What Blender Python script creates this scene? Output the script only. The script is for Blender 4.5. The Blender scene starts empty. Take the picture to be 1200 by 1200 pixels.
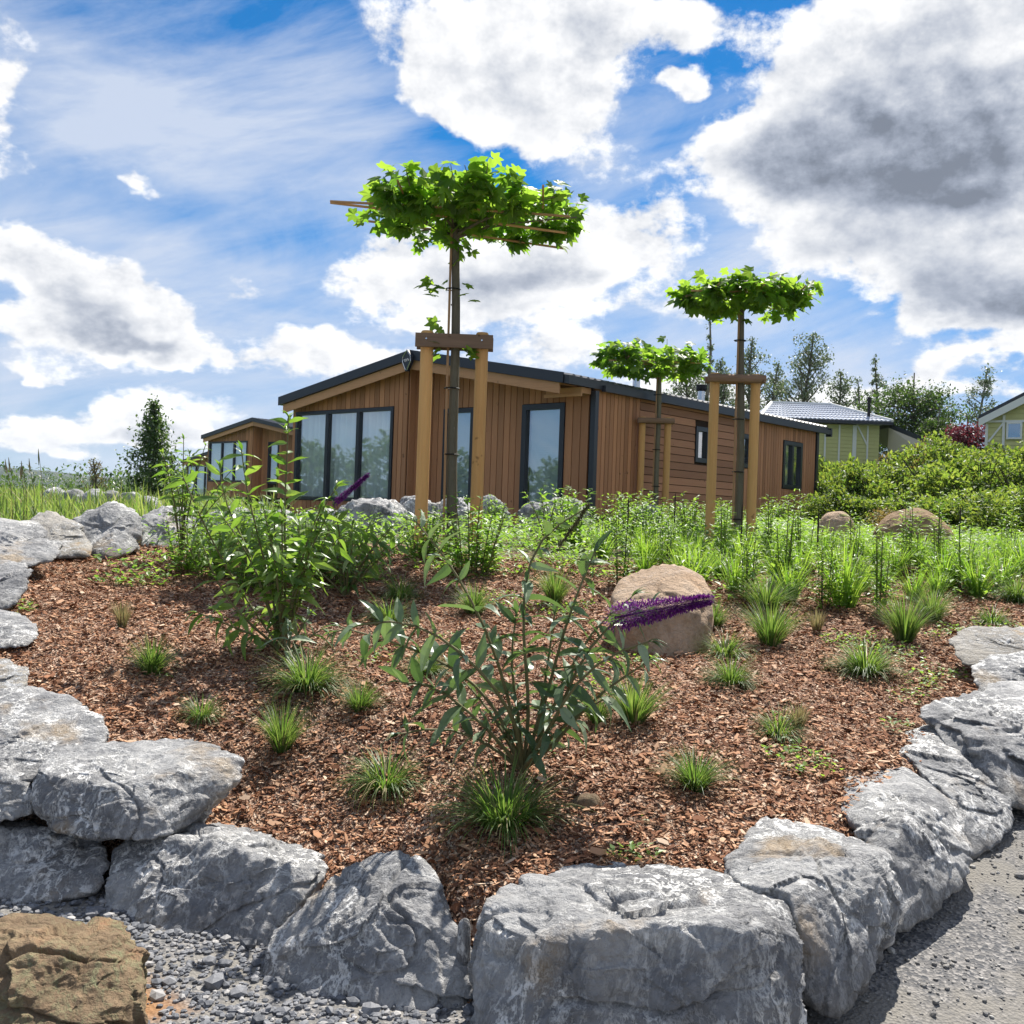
import bpy, bmesh, math, random
import numpy as np
from mathutils import Vector, Matrix, noise as mn

random.seed(7)
RNG = np.random.default_rng(11)
C = bpy.context.scene.collection
SC = bpy.context.scene
rad = math.radians

# ------------------------------------------------------------------ camera
EYE = 1.45
FPX = 1220.0                       # focal length in the photograph's pixels (1200 wide)
ROLL = rad(2.0)
PITCH = rad(0.1)
_fwd = Vector((0, math.cos(PITCH), math.sin(PITCH)))
_up0 = Vector((0, -math.sin(PITCH), math.cos(PITCH)))
_r0 = Vector((1, 0, 0))
_right = _r0 * math.cos(ROLL) + _up0 * math.sin(ROLL)
_up = _up0 * math.cos(ROLL) - _r0 * math.sin(ROLL)
cam_data = bpy.data.cameras.new("camera")
cam_data.sensor_width = 36.0
cam_data.lens = 36.0 * FPX / 1200.0
cam_data.clip_start = 0.05
cam_data.clip_end = 12000
cam = bpy.data.objects.new("camera", cam_data)
C.objects.link(cam)
m = Matrix.Identity(4)
for i in range(3):
    m[i][0] = _right[i]; m[i][1] = _up[i]; m[i][2] = -_fwd[i]; m[i][3] = (0, 0, EYE)[i]
cam.matrix_world = m
SC.camera = cam

def ray(px, py):
    return (_fwd + _right * ((px - 600) / FPX) + _up * ((600 - py) / FPX))

def at(px, py, d):
    """point seen at a pixel of the photograph, d metres ahead"""
    r = ray(px, py); r = r * (d / r.y)
    return Vector((r.x, r.y, EYE + r.z))

# ------------------------------------------------------------------ light
SUN_EL, SUN_AZ = rad(54), rad(22)       # azimuth clockwise from +Y (straight ahead)
sun_dir = Vector((math.sin(SUN_AZ) * math.cos(SUN_EL), math.cos(SUN_AZ) * math.cos(SUN_EL), math.sin(SUN_EL)))
sd = bpy.data.lights.new("sun", 'SUN')
sd.energy = 5.0
sd.angle = rad(0.55)
sd.color = (1.0, 0.95, 0.87)
sun = bpy.data.objects.new("sun", sd)
sun.rotation_mode = 'QUATERNION'
sun.rotation_quaternion = sun_dir.to_track_quat('Z', 'Y')
sun.location = (0, 0, 30)
C.objects.link(sun)

SC.view_settings.view_transform = 'Standard'
SC.view_settings.look = 'None'
SC.view_settings.gamma = 1
SC.view_settings.use_curve_mapping = False
SC.view_settings.exposure = 0.92
SC.render.engine = 'CYCLES'
SC.cycles.max_bounces = 6
SC.cycles.diffuse_bounces = 3
SC.cycles.transmission_bounces = 4
SC.cycles.transparent_max_bounces = 8
SC.cycles.use_denoising = True
SC.cycles.sample_clamp_indirect = 6

# ------------------------------------------------------------------ node helper
class NT:
    def __init__(self, tree):
        self.t = tree; tree.nodes.clear()
    def n(self, kind, ins=None, out=0, **props):
        nd = self.t.nodes.new(kind)
        for k, v in props.items(): setattr(nd, k, v)
        for k, v in (ins or {}).items(): self.put(nd.inputs[k], v)
        return nd if out is None else nd.outputs[out]
    def put(self, sock, v):
        if isinstance(v, bpy.types.NodeSocket): self.t.links.new(v, sock)
        elif isinstance(v, (tuple, list)) and len(v) == 3 and sock.type == 'RGBA': sock.default_value = (*v, 1)
        else: sock.default_value = v
    def m(self, op, a, b=0.0, c=None, clamp=False):
        ins = {0: a, 1: b}
        if c is not None: ins[2] = c
        return self.n('ShaderNodeMath', ins, operation=op, use_clamp=clamp)
    def add(self, a, b): return self.m('ADD', a, b)
    def sub(self, a, b): return self.m('SUBTRACT', a, b)
    def mul(self, a, b): return self.m('MULTIPLY', a, b)
    def mix(self, f, a, b, mode='MIX'):
        nd = self.t.nodes.new('ShaderNodeMix'); nd.data_type = 'RGBA'; nd.blend_type = mode
        self.put(nd.inputs[0], f); self.put(nd.inputs[6], a); self.put(nd.inputs[7], b)
        return nd.outputs[2]
    def step(self, v, lo, hi, a=0.0, b=1.0):
        nd = self.t.nodes.new('ShaderNodeMapRange'); nd.interpolation_type = 'SMOOTHSTEP'
        self.put(nd.inputs[0], v); self.put(nd.inputs[1], lo); self.put(nd.inputs[2], hi)
        self.put(nd.inputs[3], a); self.put(nd.inputs[4], b)
        return nd.outputs[0]
    def noise(self, vec, scale, detail=4, rough=0.55, dist=0.0, out=0, w=None):
        nd = self.t.nodes.new('ShaderNodeTexNoise')
        if vec is not None: self.put(nd.inputs['Vector'], vec)
        self.put(nd.inputs['Scale'], scale); nd.inputs['Detail'].default_value = detail
        nd.inputs['Roughness'].default_value = rough; nd.inputs['Distortion'].default_value = dist
        return nd.outputs[out]
    def vmul(self, v, s):
        return self.n('ShaderNodeVectorMath', {0: v, 1: s}, operation='MULTIPLY')
    def vadd(self, v, s):
        return self.n('ShaderNodeVectorMath', {0: v, 1: s}, operation='ADD')
    def ramp(self, f, stops):
        nd = self.t.nodes.new('ShaderNodeValToRGB'); self.put(nd.inputs[0], f)
        e = nd.color_ramp.elements
        while len(e) < len(stops): e.new(0.5)
        for k, (p, c) in enumerate(stops):
            e[k].position = p; e[k].color = (*c, 1) if len(c) == 3 else c
        return nd.outputs[0]

# ------------------------------------------------------------------ sky with clouds
world = bpy.data.worlds.new("World"); SC.world = world; world.use_nodes = True
W = NT(world.node_tree)
SKY_STRENGTH = 0.064
sky = W.n('ShaderNodeTexSky', sky_type='NISHITA', sun_disc=False, sun_elevation=SUN_EL,
          sun_rotation=SUN_AZ, air_density=1.0, dust_density=0.0, ozone_density=3.0, altitude=200)
geo = W.n('ShaderNodeTexCoord', out=0)
sep = W.n('ShaderNodeSeparateXYZ', {0: geo}, out=None)
dx, dy, dz = sep.outputs
az = W.m('ARCTAN2', dx, dy)
el = W.m('ARCSINE', dz)
# cloud coordinates: azimuth / elevation, elevation stretched near the horizon as decks flatten
elw = W.m('POWER', W.m('MAXIMUM', W.add(el, 0.03), 0.0), 0.8)
P = W.n('ShaderNodeCombineXYZ', {0: az, 1: W.mul(elw, 1.35), 2: 0.0})
Pn = W.n('ShaderNodeCombineXYZ', {0: dx, 1: dy, 2: W.mul(dz, 1.6)})
wob = W.n('ShaderNodeVectorMath', {0: W.noise(Pn, 5.0, 5, 0.6, out=1), 1: (0.5, 0.5, 0.5)}, operation='SUBTRACT')
wsep = W.n('ShaderNodeSeparateXYZ', {0: wob}, out=None)
azw = W.add(az, W.mul(wsep.outputs[0], 0.16))
elw2 = W.add(el, W.mul(wsep.outputs[1], 0.13))

def azel(px, py):
    r = ray(px, py).normalized()
    return math.atan2(r.x, r.y), math.asin(r.z)

def blob(px, py, rx, ry, rot, amp, a=None, e=None):
    """a soft ellipse of cloud in a direction of the sky; sizes in photograph pixels"""
    ca, ce = azel(px, py)
    a = azw if a is None else a; e = elw2 if e is None else e
    u = W.sub(a, ca); v = W.sub(e, ce)
    c, s = math.cos(rad(rot)), math.sin(rad(rot))
    k1, k2 = FPX / rx, FPX / ry
    U = W.add(W.mul(u, c * k1), W.mul(v, s * k1))
    V = W.add(W.mul(u, -s * k2), W.mul(v, c * k2))
    q = W.add(W.mul(U, U), W.mul(V, V))
    return W.mul(W.m('EXPONENT', W.mul(q, -1.0)), amp)

def total(lst):
    s = lst[0]
    for b in lst[1:]: s = W.add(s, b)
    return s
CUM = [  # cumulus: px, py, rx, ry, rot, amp, darkness
    (560, 40, 105, 62, 0, 1.0), (640, 60, 90, 75, 0, .9), (655, 150, 85, 75, -20, .95), (535, 130, 58, 40, -20, .72), (830, 18, 62, 24, -10, .75),
    (805, 85, 24, 12, 20, .75), (715, 12, 60, 40, 0, .6), (350, 70, 20, 8, 0, .25), (690, 60, 50, 50, 0, .5),
    (985, 95, 120, 66, 18, 1.05), (1100, 60, 110, 80, 0, 1.3), (1190, 110, 120, 110, 0, 1.4), (870, 150, 62, 48, 20, .85), (1150, 0, 130, 50, 0, .9),
    (1030, 170, 150, 44, 0, 1.0), (1130, 200, 130, 50, 0, .9), (1130, 290, 150, 62, -8, .95), (1000, 280, 80, 42, 0, .7), (1190, 365, 120, 40, 0, .7), (1060, 350, 100, 34, -12, .55),
    (470, 320, 62, 42, 10, .95), (600, 325, 110, 44, 8, 1.0), (690, 300, 90, 44, 0, .8), (765, 272, 56, 30, 10, .8), (560, 372, 130, 30, 0, .6), (720, 360, 110, 26, 0, .45),
    (5, 125, 40, 55, 0, 1.0), (0, 190, 40, 28, 0, .6), (100, 160, 14, 24, 10, .45), (160, 215, 22, 24, 0, .85),
    (40, 305, 80, 34, -14, .95), (90, 345, 90, 30, -16, .9), (180, 385, 90, 22, -10, .8), (50, 385, 110, 30, 0, 1.0), (270, 360, 55, 15, -5, .5),
    (10, 425, 60, 9, 0, .6), (170, 472, 48, 22, 0, .9), (60, 492, 110, 15, 0, .75), (250, 492, 90, 13, 0, .6),
    (330, 438, 80, 14, 0, .5), (90, 525, 160, 9, 0, .55), (0, 510, 80, 9, 0, .55),
    (1130, 425, 120, 16, 5, .6), (930, 440, 120, 20, 0, .5), (400, 425, 110, 20, -4, .6), (640, 420, 160, 24, 0, .6), (1010, 455, 140, 16, 0, .55), (760, 445, 90, 18, 0, .5),
    (360, 465, 120, 12, 0, .5), (1140, 470, 90, 12, 0, .5), (250, 420, 60, 10, 0, .45),
]
CIR = [  # thin high veil
    (90, 110, 190, 50, -18, .95), (180, 160, 190, 50, -12, .75), (370, 130, 140, 66, 15, 1.0), (330, 188, 190, 14, -14, .6), (440, 190, 90, 50, 0, .6),
    (60, 250, 140, 60, -20, .55), (200, 320, 240, 50, -10, .7), (330, 380, 300, 60, 0, .9), (500, 430, 400, 70, 0, .95),
    (900, 250, 85, 85, 30, 1.0), (860, 360, 190, 50, 0, .95), (690, 190, 80, 50, 0, .7), (1000, 430, 300, 50, 0, .7),
    (150, 440, 300, 60, 0, .9), (450, 290, 50, 80, 40, .4), (700, 120, 50, 110, 0, .5), (200, 520, 400, 35, 0, .7),
    (1100, 500, 300, 40, 0, .8), (600, 540, 600, 50, 0, .8),(150, 560, 400, 30, 0, .5),
]
DARK = [  # where the clouds are deep enough to turn grey
    (1010, 140, 120, 40, 8, 1.0), (1130, 150, 150, 60, 0, 1.1), (1110, 20, 90, 28, 0, .8), (960, 170, 70, 30, 0, .5), (1110, 225, 110, 24, 0, .7),
    (1130, 345, 110, 32, -8, .8), (1020, 290, 60, 26, 0, .5), (1180, 380, 90, 24, 0, .7), (600, 90, 60, 60, 0, .28), (650, 160, 60, 40, 0, .25),
    (520, 345, 50, 22, 0, .75), (620, 335, 95, 24, 5, .85), (690, 315, 50, 24, 0, .5), (600, 378, 110, 12, 0, .6), (490, 375, 50, 14, 0, .5),
    (90, 395, 130, 24, -6, .95), (40, 335, 70, 18, -10, .4), (180, 400, 60, 12, 0, .7), (20, 430, 50, 7, 0, .6),
    (170, 492, 50, 12, 0, .6), (60, 508, 110, 9, 0, .55), (260, 503, 80, 8, 0, .5), (0, 170, 30, 40, 0, .2), (330, 445, 70, 9, 0, .4), (1130, 432, 100, 9, 0, .5),
]
bias = total([blob(*c) for c in CUM])
dark = total([blob(*c) for c in DARK])
n1 = W.noise(P, 7.5, 14, 0.63)                   # billows
P2 = W.vadd(P, (0.010, 0.020, 0.0))
n2 = W.noise(P2, 7.5, 14, 0.63)
# beyond the frame the same broken cloud carries on
front = W.m('MULTIPLY', W.step(W.m('ABSOLUTE', az), 0.46, 0.66, 1, 0), W.step(el, 0.50, 0.68, 1, 0))
wide = W.mul(W.step(W.noise(Pn, 1.7, 3, 0.5), 0.44, 0.66, 0, 1.25), W.sub(1.0, front))
bias = W.add(bias, wide)
dark = W.add(dark, W.mul(wide, 0.5))
bmin = W.m('MINIMUM', bias, 1.6)
nn = W.sub(n1, 0.5)
dens = W.add(W.mul(bmin, 0.62), W.mul(nn, 1.9))
alpha = W.m('MULTIPLY', W.step(dens, 0.25, 0.47), W.step(bmin, 0.12, 0.35))
thick = W.m('MULTIPLY', W.step(W.add(dark, W.mul(nn, 0.75)), 0.0, 1.05), W.step(dens, .42, .85))
nl = W.noise(P, 3.2, 5, .55)
relief = W.add(W.mul(W.sub(n1, n2), 1.6), W.mul(W.sub(nl, .50), .8))
bright = W.m('SUBTRACT', W.add(W.sub(.93, W.mul(W.step(dens, .4, 1.1), .10)), relief), W.mul(thick, 0.40))
bright = W.m('MINIMUM', W.m('MAXIMUM', bright, 0.26), 1.02)
ccol = W.mix(W.step(bright, .25, .95), (0.72, 0.83, 1.05), (0.98, 0.985, 1.0))
ccol = W.n('ShaderNodeVectorMath', {0: ccol, 3: W.mul(bright, 0.60 / SKY_STRENGTH)}, operation='SCALE')
# veil
Pc = W.n('ShaderNodeCombineXYZ', {0: W.add(az, W.mul(el, 0.5)), 1: W.mul(W.sub(el, W.mul(az, 0.25)), 3.2), 2: 3.3})
nc = W.noise(Pc, 2.6, 8, 0.64, 0.8)
Pd = W.n('ShaderNodeCombineXYZ', {0: W.mul(W.add(az, W.mul(el, 1.1)), 1.2), 1: W.mul(W.sub(el, W.mul(az, 0.35)), 7.5), 2: 8.1})
nc2 = W.noise(Pd, 3.4, 9, 0.62, 0.5)
cb = total([blob(*c, a=W.add(az, W.mul(wsep.outputs[0], .10)), e=W.add(el, W.mul(wsep.outputs[1], .06))) for c in CIR])
cb = W.add(cb, W.mul(W.sub(1.0, front), 0.5))
veil = W.mul(W.m('MINIMUM', W.m('MAXIMUM', W.add(W.mul(W.m('MINIMUM', cb, 1.15), .58), W.add(W.mul(W.sub(nc, 0.46), 1.8), W.mul(W.sub(nc2, .5), 1.3))), 0.0), 1.0), 0.85)
veil_col = tuple(v / SKY_STRENGTH for v in (0.37, 0.405, 0.475))
# the physical sky, its blue deepened the way the phone records it
tint = W.mix(W.step(el, 0.0, 0.30), (0.24, 0.46, 0.76), (0.045, 0.56, 0.90))
base = W.mix(1.0, sky, tint, 'MULTIPLY')
base = W.mix(veil, base, veil_col)
allc = W.mix(alpha, base, ccol)
# below the horizon: dull ground tone
allc = W.mix(W.step(el, -0.03, -0.005), (1.0, 1.1, .9), allc)
bg = W.n('ShaderNodeBackground', {'Color': allc, 'Strength': SKY_STRENGTH})
W.n('ShaderNodeOutputWorld', {'Surface': bg}, out=None)
world.cycles.sampling_method = 'MANUAL'
world.cycles.sample_map_resolution = 512
# ------------------------------------------------------------------ numpy helpers
_perm = np.random.default_rng(5).permutation(256)
_perm = np.concatenate([_perm, _perm, _perm])
_grad = np.random.default_rng(6).normal(size=(256, 3)); _grad /= np.linalg.norm(_grad, axis=1)[:, None]
def perlin(p):
    p = np.asarray(p, float); i = np.floor(p).astype(int); f = p - i; i &= 255
    w = f * f * f * (f * (f * 6 - 15) + 10); out = 0
    for cx in (0, 1):
        for cy in (0, 1):
            for cz in (0, 1):
                h = _perm[_perm[_perm[(i[:, 0] + cx) & 255] + ((i[:, 1] + cy) & 255)] + ((i[:, 2] + cz) & 255)]
                d = f - (cx, cy, cz)
                wt = (w[:, 0] if cx else 1 - w[:, 0]) * (w[:, 1] if cy else 1 - w[:, 1]) * (w[:, 2] if cz else 1 - w[:, 2])
                out = out + wt * (_grad[h] * d).sum(1)
    return out
def fbm(p, o=4, lac=2.03, g=.5):
    s = 0; a = 1
    for k in range(o): s = s + a * perlin(p + k * 17.3); p = p * lac; a *= g
    return s
def sstep(a, b, x):
    t = np.clip((np.asarray(x, float) - a) / (b - a), 0, 1); return t * t * (3 - 2 * t)

def mesh_from(name, V, faces, smooth=False):
    """V (n,3); faces: list of int arrays (m,k)"""
    me = bpy.data.meshes.new(name)
    V = np.asarray(V, np.float32)
    faces = [np.asarray(f, np.int32) for f in faces if len(f)]
    loops = np.concatenate([f.ravel() for f in faces])
    sizes = np.concatenate([np.full(len(f), f.shape[1], np.int32) for f in faces])
    me.vertices.add(len(V)); me.vertices.foreach_set("co", V.ravel())
    me.loops.add(len(loops)); me.loops.foreach_set("vertex_index", loops)
    me.polygons.add(len(sizes))
    st = np.concatenate([[0], np.cumsum(sizes)[:-1]]).astype(np.int32)
    me.polygons.foreach_set("loop_start", st)
    me.polygons.foreach_set("loop_total", sizes)
    me.polygons.foreach_set("use_smooth", np.full(len(sizes), bool(smooth)))
    me.update(calc_edges=True)
    return me

class MB:
    def __init__(s): s.V = []; s.F = []; s.n = 0
    def add(s, V, F):
        V = np.asarray(V, float); s.V.append(V)
        for f in (F if isinstance(F, list) else [F]): s.F.append(np.asarray(f, int) + s.n)
        s.n += len(V); return s
    def box(s, c, h, R=None):
        v = np.array([(x, y, z) for x in (-1, 1) for y in (-1, 1) for z in (-1, 1)], float) * np.asarray(h)
        if R is not None: v = v @ np.asarray(R).T
        return s.add(v + np.asarray(c), BOXF)
    def bx(s, x0, x1, y0, y1, z0, z1):
        return s.box(((x0 + x1) / 2, (y0 + y1) / 2, (z0 + z1) / 2), (abs(x1 - x0) / 2, abs(y1 - y0) / 2, abs(z1 - z0) / 2))
    def tube(s, pts, radii, sides=6, cap=True):
        pts = np.asarray(pts, float); n = len(pts)
        radii = np.full(n, radii) if np.isscalar(radii) else np.asarray(radii, float)
        t = np.gradient(pts, axis=0); t /= np.linalg.norm(t, axis=1)[:, None] + 1e-9
        ref = np.array([0, 0, 1.]) if abs(t[0][2]) < .9 else np.array([1., 0, 0])
        u = np.cross(t, ref); u /= np.linalg.norm(u, axis=1)[:, None] + 1e-9
        w = np.cross(t, u)
        a = np.arange(sides) * 2 * math.pi / sides
        V = (pts[:, None] + radii[:, None, None] * (np.cos(a)[None, :, None] * u[:, None] + np.sin(a)[None, :, None] * w[:, None])).reshape(-1, 3)
        i, j = np.meshgrid(np.arange(n - 1), np.arange(sides), indexing='ij'); i = i.ravel(); j = j.ravel(); k = (j + 1) % sides
        F = [np.stack([i * sides + j, i * sides + k, (i + 1) * sides + k, (i + 1) * sides + j], 1)]
        if cap: F.append(np.arange(sides)[::-1][None] ); F.append(((n - 1) * sides + np.arange(sides))[None])
        return s.add(V, F)
    def scatter(s, tv, tf, pos, R, sc):
        """template scattered: pos (n,3), R (n,3,3) columns = local axes, sc (n,) or (n,3)"""
        tv = np.asarray(tv, float); sc = np.asarray(sc, float)
        if sc.ndim == 1: sc = sc[:, None]
        L = tv[None] * sc[:, None, :]
        V = np.einsum('nij,nkj->nki', R, L) + pos[:, None]
        k = len(tv); off = (np.arange(len(pos)) * k)
        F = [(np.asarray(f)[None] + off[:, None, None]).reshape(-1, np.asarray(f).shape[1]) for f in tf]
        return s.add(V.reshape(-1, 3), F)
    def mesh(s, name, smooth=False): return mesh_from(name, np.concatenate(s.V), s.F, smooth)
BOXF = [np.array([(0, 1, 3, 2), (4, 6, 7, 5), (0, 4, 5, 1), (2, 3, 7, 6), (0, 2, 6, 4), (1, 5, 7, 3)])]

def frames(dirs, up=(0, 0, 1), roll=None):
    """local Y = dirs, local Z as close to up as can be"""
    y = np.asarray(dirs, float); y = y / (np.linalg.norm(y, axis=1)[:, None] + 1e-9)
    up = np.broadcast_to(np.asarray(up, float), y.shape)
    x = np.cross(y, up); ln = np.linalg.norm(x, axis=1)[:, None]
    x = np.where(ln < 1e-3, np.array([1., 0, 0]), x / (ln + 1e-9)); z = np.cross(x, y)
    if roll is not None:
        c, s_ = np.cos(roll)[:, None], np.sin(roll)[:, None]
        x, z = x * c + z * s_, z * c - x * s_
    return np.stack([x, y, z], 2)

# ------------------------------------------------------------------ object helpers
def tag(o, label=None, cat=None, group=None, kind=None):
    if label: o["label"] = label
    if cat: o["category"] = cat
    if group: o["group"] = group
    if kind: o["kind"] = kind
    return o
def thing(name, loc, label, cat, group=None, rz=0.0):
    o = bpy.data.objects.new(name, None); C.objects.link(o)
    o.location = loc; o.rotation_euler = (0, 0, rz); o.empty_display_size = .1
    return tag(o, label, cat, group)
def obj(name, me, mat=None, parent=None, loc=None):
    if isinstance(me, MB): me = me.mesh(name)
    if mat is not None and not me.materials: me.materials.append(mat)
    o = bpy.data.objects.new(name, me); C.objects.link(o)
    if parent is not None: o.parent = parent
    if loc is not None: o.location = loc
    return o
def clone(o, parent=None):
    c = o.copy(); C.objects.link(c); c.parent = parent
    for ch in list(o.children): clone(ch, c)
    return c

# ------------------------------------------------------------------ materials
def material(name):
    mt = bpy.data.materials.new(name); mt.use_nodes = True
    return mt, NT(mt.node_tree)
def finish(T, color, rough=.8, bump=None, bstr=.5, bdist=.01, spec=.3, metallic=0, normal=None, trans=None, tfac=.4):
    p = {'Base Color': color, 'Roughness': rough, 'Metallic': metallic, 'Specular IOR Level': spec}
    if bump is not None:
        p['Normal'] = T.n('ShaderNodeBump', {'Height': bump, 'Strength': bstr, 'Distance': bdist})
    s = T.n('ShaderNodeBsdfPrincipled', p)
    if trans is not None:
        t = T.n('ShaderNodeBsdfTranslucent', {'Color': trans})
        s = T.n('ShaderNodeMixShader', {0: tfac, 1: s, 2: t})
    T.n('ShaderNodeOutputMaterial', {'Surface': s}, out=None)
def coords(T, which=3): return T.n('ShaderNodeTexCoord', out=which)   # object coordinates
def isl(T): return T.n('ShaderNodeNewGeometry', out='Random Per Island')
def wpos(T): return T.n('ShaderNodeNewGeometry', out='Position')
def orand(T): return T.n('ShaderNodeObjectInfo', out='Random')

def leaf_mat(name, a, b, ta, tb, tfac=.45, rough=.5, spec=.35, c=None, cpos=.9):
    mt, T = material(name)
    r = T.m('FRACT', T.add(T.mul(orand(T), 7.31), isl(T)))
    stops = [(0, a), (.7, b)] + ([(cpos, b), (min(1, cpos + .02), c)] if c else [])
    col = T.ramp(r, stops)
    tr = T.mix(r, ta, tb)
    finish(T, col, rough, spec=spec, trans=tr, tfac=tfac)
    return mt
def plain_mat(name, col, rough=.6, spec=.3, metallic=0, vary=.12, scale=8.0, bstr=.25, bdist=.004):
    mt, T = material(name)
    n = T.noise(coords(T), scale, 5, .6)
    c = T.mix(n, tuple(v * (1 - vary) for v in col), tuple(min(1, v * (1 + vary)) for v in col))
    finish(T, c, rough, bump=T.noise(coords(T), scale * 5, 4), bstr=bstr, bdist=bdist, spec=spec, metallic=metallic)
    return mt

def rock_mat(name, dark, mid, light, vein=(.62, .62, .62), ochre=(.30, .20, .09), och_amt=.5, vein_amt=1.0, dirt=.5, warp_=.13):
    mt, T = material(name)
    o3 = T.n('ShaderNodeCombineXYZ', {0: T.mul(orand(T), 31.0), 1: T.mul(orand(T), 17.0), 2: 0.0})
    P0 = T.vadd(coords(T), o3)
    warp = T.n('ShaderNodeVectorMath', {0: T.noise(P0, 3.0, 4, .6, out=1), 3: warp_}, operation='SCALE')
    P1 = T.vadd(P0, warp)
    base = T.ramp(T.noise(P1, 2.6, 7, .62), [(.30, dark), (.50, mid), (.70, light)])
    fine = T.noise(P0, 38.0, 5, .65)
    base = T.mix(.35, base, T.ramp(fine, [(.3, tuple(v * .55 for v in mid)), (.7, tuple(min(1, v * 1.7) for v in mid))]), 'MIX')
    # ragged pale calcite streaks
    Pv = T.vmul(P1, (3.4, 3.4, 1.1))
    r1 = T.m('ABSOLUTE', T.sub(T.noise(Pv, 2.2, 9, .66), .5))
    r2 = T.m('ABSOLUTE', T.sub(T.noise(T.vadd(Pv, (7, 3, 1)), 4.6, 8, .68), .5))
    v = T.add(T.step(r1, .0, .034, 1, 0), T.mul(T.step(r2, .0, .030, 1, 0), .6))
    patch = T.step(T.noise(P1, 1.9, 4, .6), .42, .60)
    blot = T.mul(T.step(T.noise(P1, 13.0, 7, .72), .54, .62), patch)
    v = T.m('MINIMUM', T.mul(T.add(T.mul(v, T.add(patch, .28)), T.mul(blot, 1.0)), .85 * vein_amt), 1.0)
    col = T.mix(v, base, vein)
    # rust and lichen
    oc = T.mul(T.step(T.noise(T.vadd(P1, (11, 5, 9)), 2.3, 6, .6), .56, .70), och_amt)
    col = T.mix(oc, col, T.mix(T.noise(P0, 16.0, 4), ochre, tuple(min(1, v * 1.7) for v in ochre)))
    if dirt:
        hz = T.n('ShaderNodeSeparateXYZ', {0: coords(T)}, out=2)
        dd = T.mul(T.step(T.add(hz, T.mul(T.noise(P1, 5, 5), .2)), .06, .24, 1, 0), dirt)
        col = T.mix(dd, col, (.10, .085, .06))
    b = T.add(T.mul(T.noise(P1, 9.0, 9, .70), 1.0), T.mul(T.m('ABSOLUTE', T.sub(T.noise(P1, 5.0, 7, .66), .5)), 1.6))
    finish(T, col, .82, bump=T.add(b, T.mul(v, .12)), bstr=1.0, bdist=.04, spec=.25)
    return mt
M = {}
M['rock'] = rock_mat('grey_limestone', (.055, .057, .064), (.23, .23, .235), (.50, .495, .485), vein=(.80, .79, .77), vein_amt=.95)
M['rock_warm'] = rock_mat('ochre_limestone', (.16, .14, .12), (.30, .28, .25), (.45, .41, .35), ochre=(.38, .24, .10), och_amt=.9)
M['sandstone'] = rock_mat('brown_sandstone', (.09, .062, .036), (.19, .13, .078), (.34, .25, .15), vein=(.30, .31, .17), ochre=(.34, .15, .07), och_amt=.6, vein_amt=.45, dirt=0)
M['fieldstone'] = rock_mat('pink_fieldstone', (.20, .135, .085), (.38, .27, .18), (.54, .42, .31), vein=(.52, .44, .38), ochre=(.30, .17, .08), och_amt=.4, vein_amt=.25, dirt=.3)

M['brownstone'] = rock_mat('brown_fieldstone', (.14, .085, .045), (.25, .16, .085), (.36, .25, .14), vein=(.42, .32, .22), ochre=(.28, .16, .07), och_amt=.4, vein_amt=.2, dirt=.2)
# ------------------------------------------------------------------ lie of the land
HY = [-20, 3.6, 5, 7, 9, 11, 14, 20, 30, 45, 70, 130, 400, 900, 12000]
HZ = [0, 0, .05, .33, .72, .98, 1.08, 1.12, 1.2, 1.3, .9, -3.0, -14, -10, -10]
def sdf(poly, x, y):
    """signed distance to a polygon, inside negative"""
    x = np.asarray(x, float); y = np.asarray(y, float)
    d = np.full(x.shape, 1e9); ins = np.zeros(x.shape, bool)
    n = len(poly)
    for i in range(n):
        ax, ay = poly[i]; bx_, by = poly[(i + 1) % n]
        ex, ey = bx_ - ax, by - ay
        t = np.clip(((x - ax) * ex + (y - ay) * ey) / (ex * ex + ey * ey), 0, 1)
        d = np.minimum(d, np.hypot(x - ax - t * ex, y - ay - t * ey))
        c = ((ay > y) != (by > y)) & (x < (bx_ - ax) * (y - ay) / (by - ay + 1e-12) + ax)
        ins ^= c
    return np.where(ins, -d, d)
def W2(px, d): r = ray(px, 610); return (r.x / r.y * d, d)
BED = [W2(*q) for q in [(1215, 6.6), (1150, 5.6), (1100, 4.85), (1045, 4.1), (985, 3.70), (900, 3.42), (800, 3.26), (640, 3.24), (565, 3.34), (535, 3.48), (470, 3.62), (380, 3.82),
       (260, 4.1), (180, 4.2), (60, 4.5), (-30, 4.7), (-30, 5.3), (0, 5.9), (5, 6.8), (30, 8.2), (75, 9.4), (215, 10.3), (400, 13.4), (560, 14.6), (700, 15.6), (760, 18.0), (980, 23.2),
       (1010, 19.0), (1120, 17.2), (1230, 15.5), (1300, 10), (1260, 7.4)]]
def B0(x, y):
    x = np.asarray(x, float); y = np.asarray(y, float)
    t = y - 3.3
    z = .36 + .107 * np.minimum(t, 6.7) + .02 * np.clip(t - 6.7, 0, 10)
    z = z + .035 * np.sin(x * 1.3 + y * .7) * np.sin(y * 1.1 - x * .4)
    s_ = sdf(BED, x, y)
    wl = .05 + .19 * sstep(-1.75, -1.2, x) * sstep(.1, -.45, x)
    return z - wl * sstep(-1.15, 0.05, s_) * sstep(6, 5, y)
def bank(x, y):
    return 1.15 * sstep(18.5, 28, y) * sstep(0, 2.2, x - (6.2 + (y - 18) * .27)) + 0.9 * sstep(30, 42, y) * sstep(4, 14, x)
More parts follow.
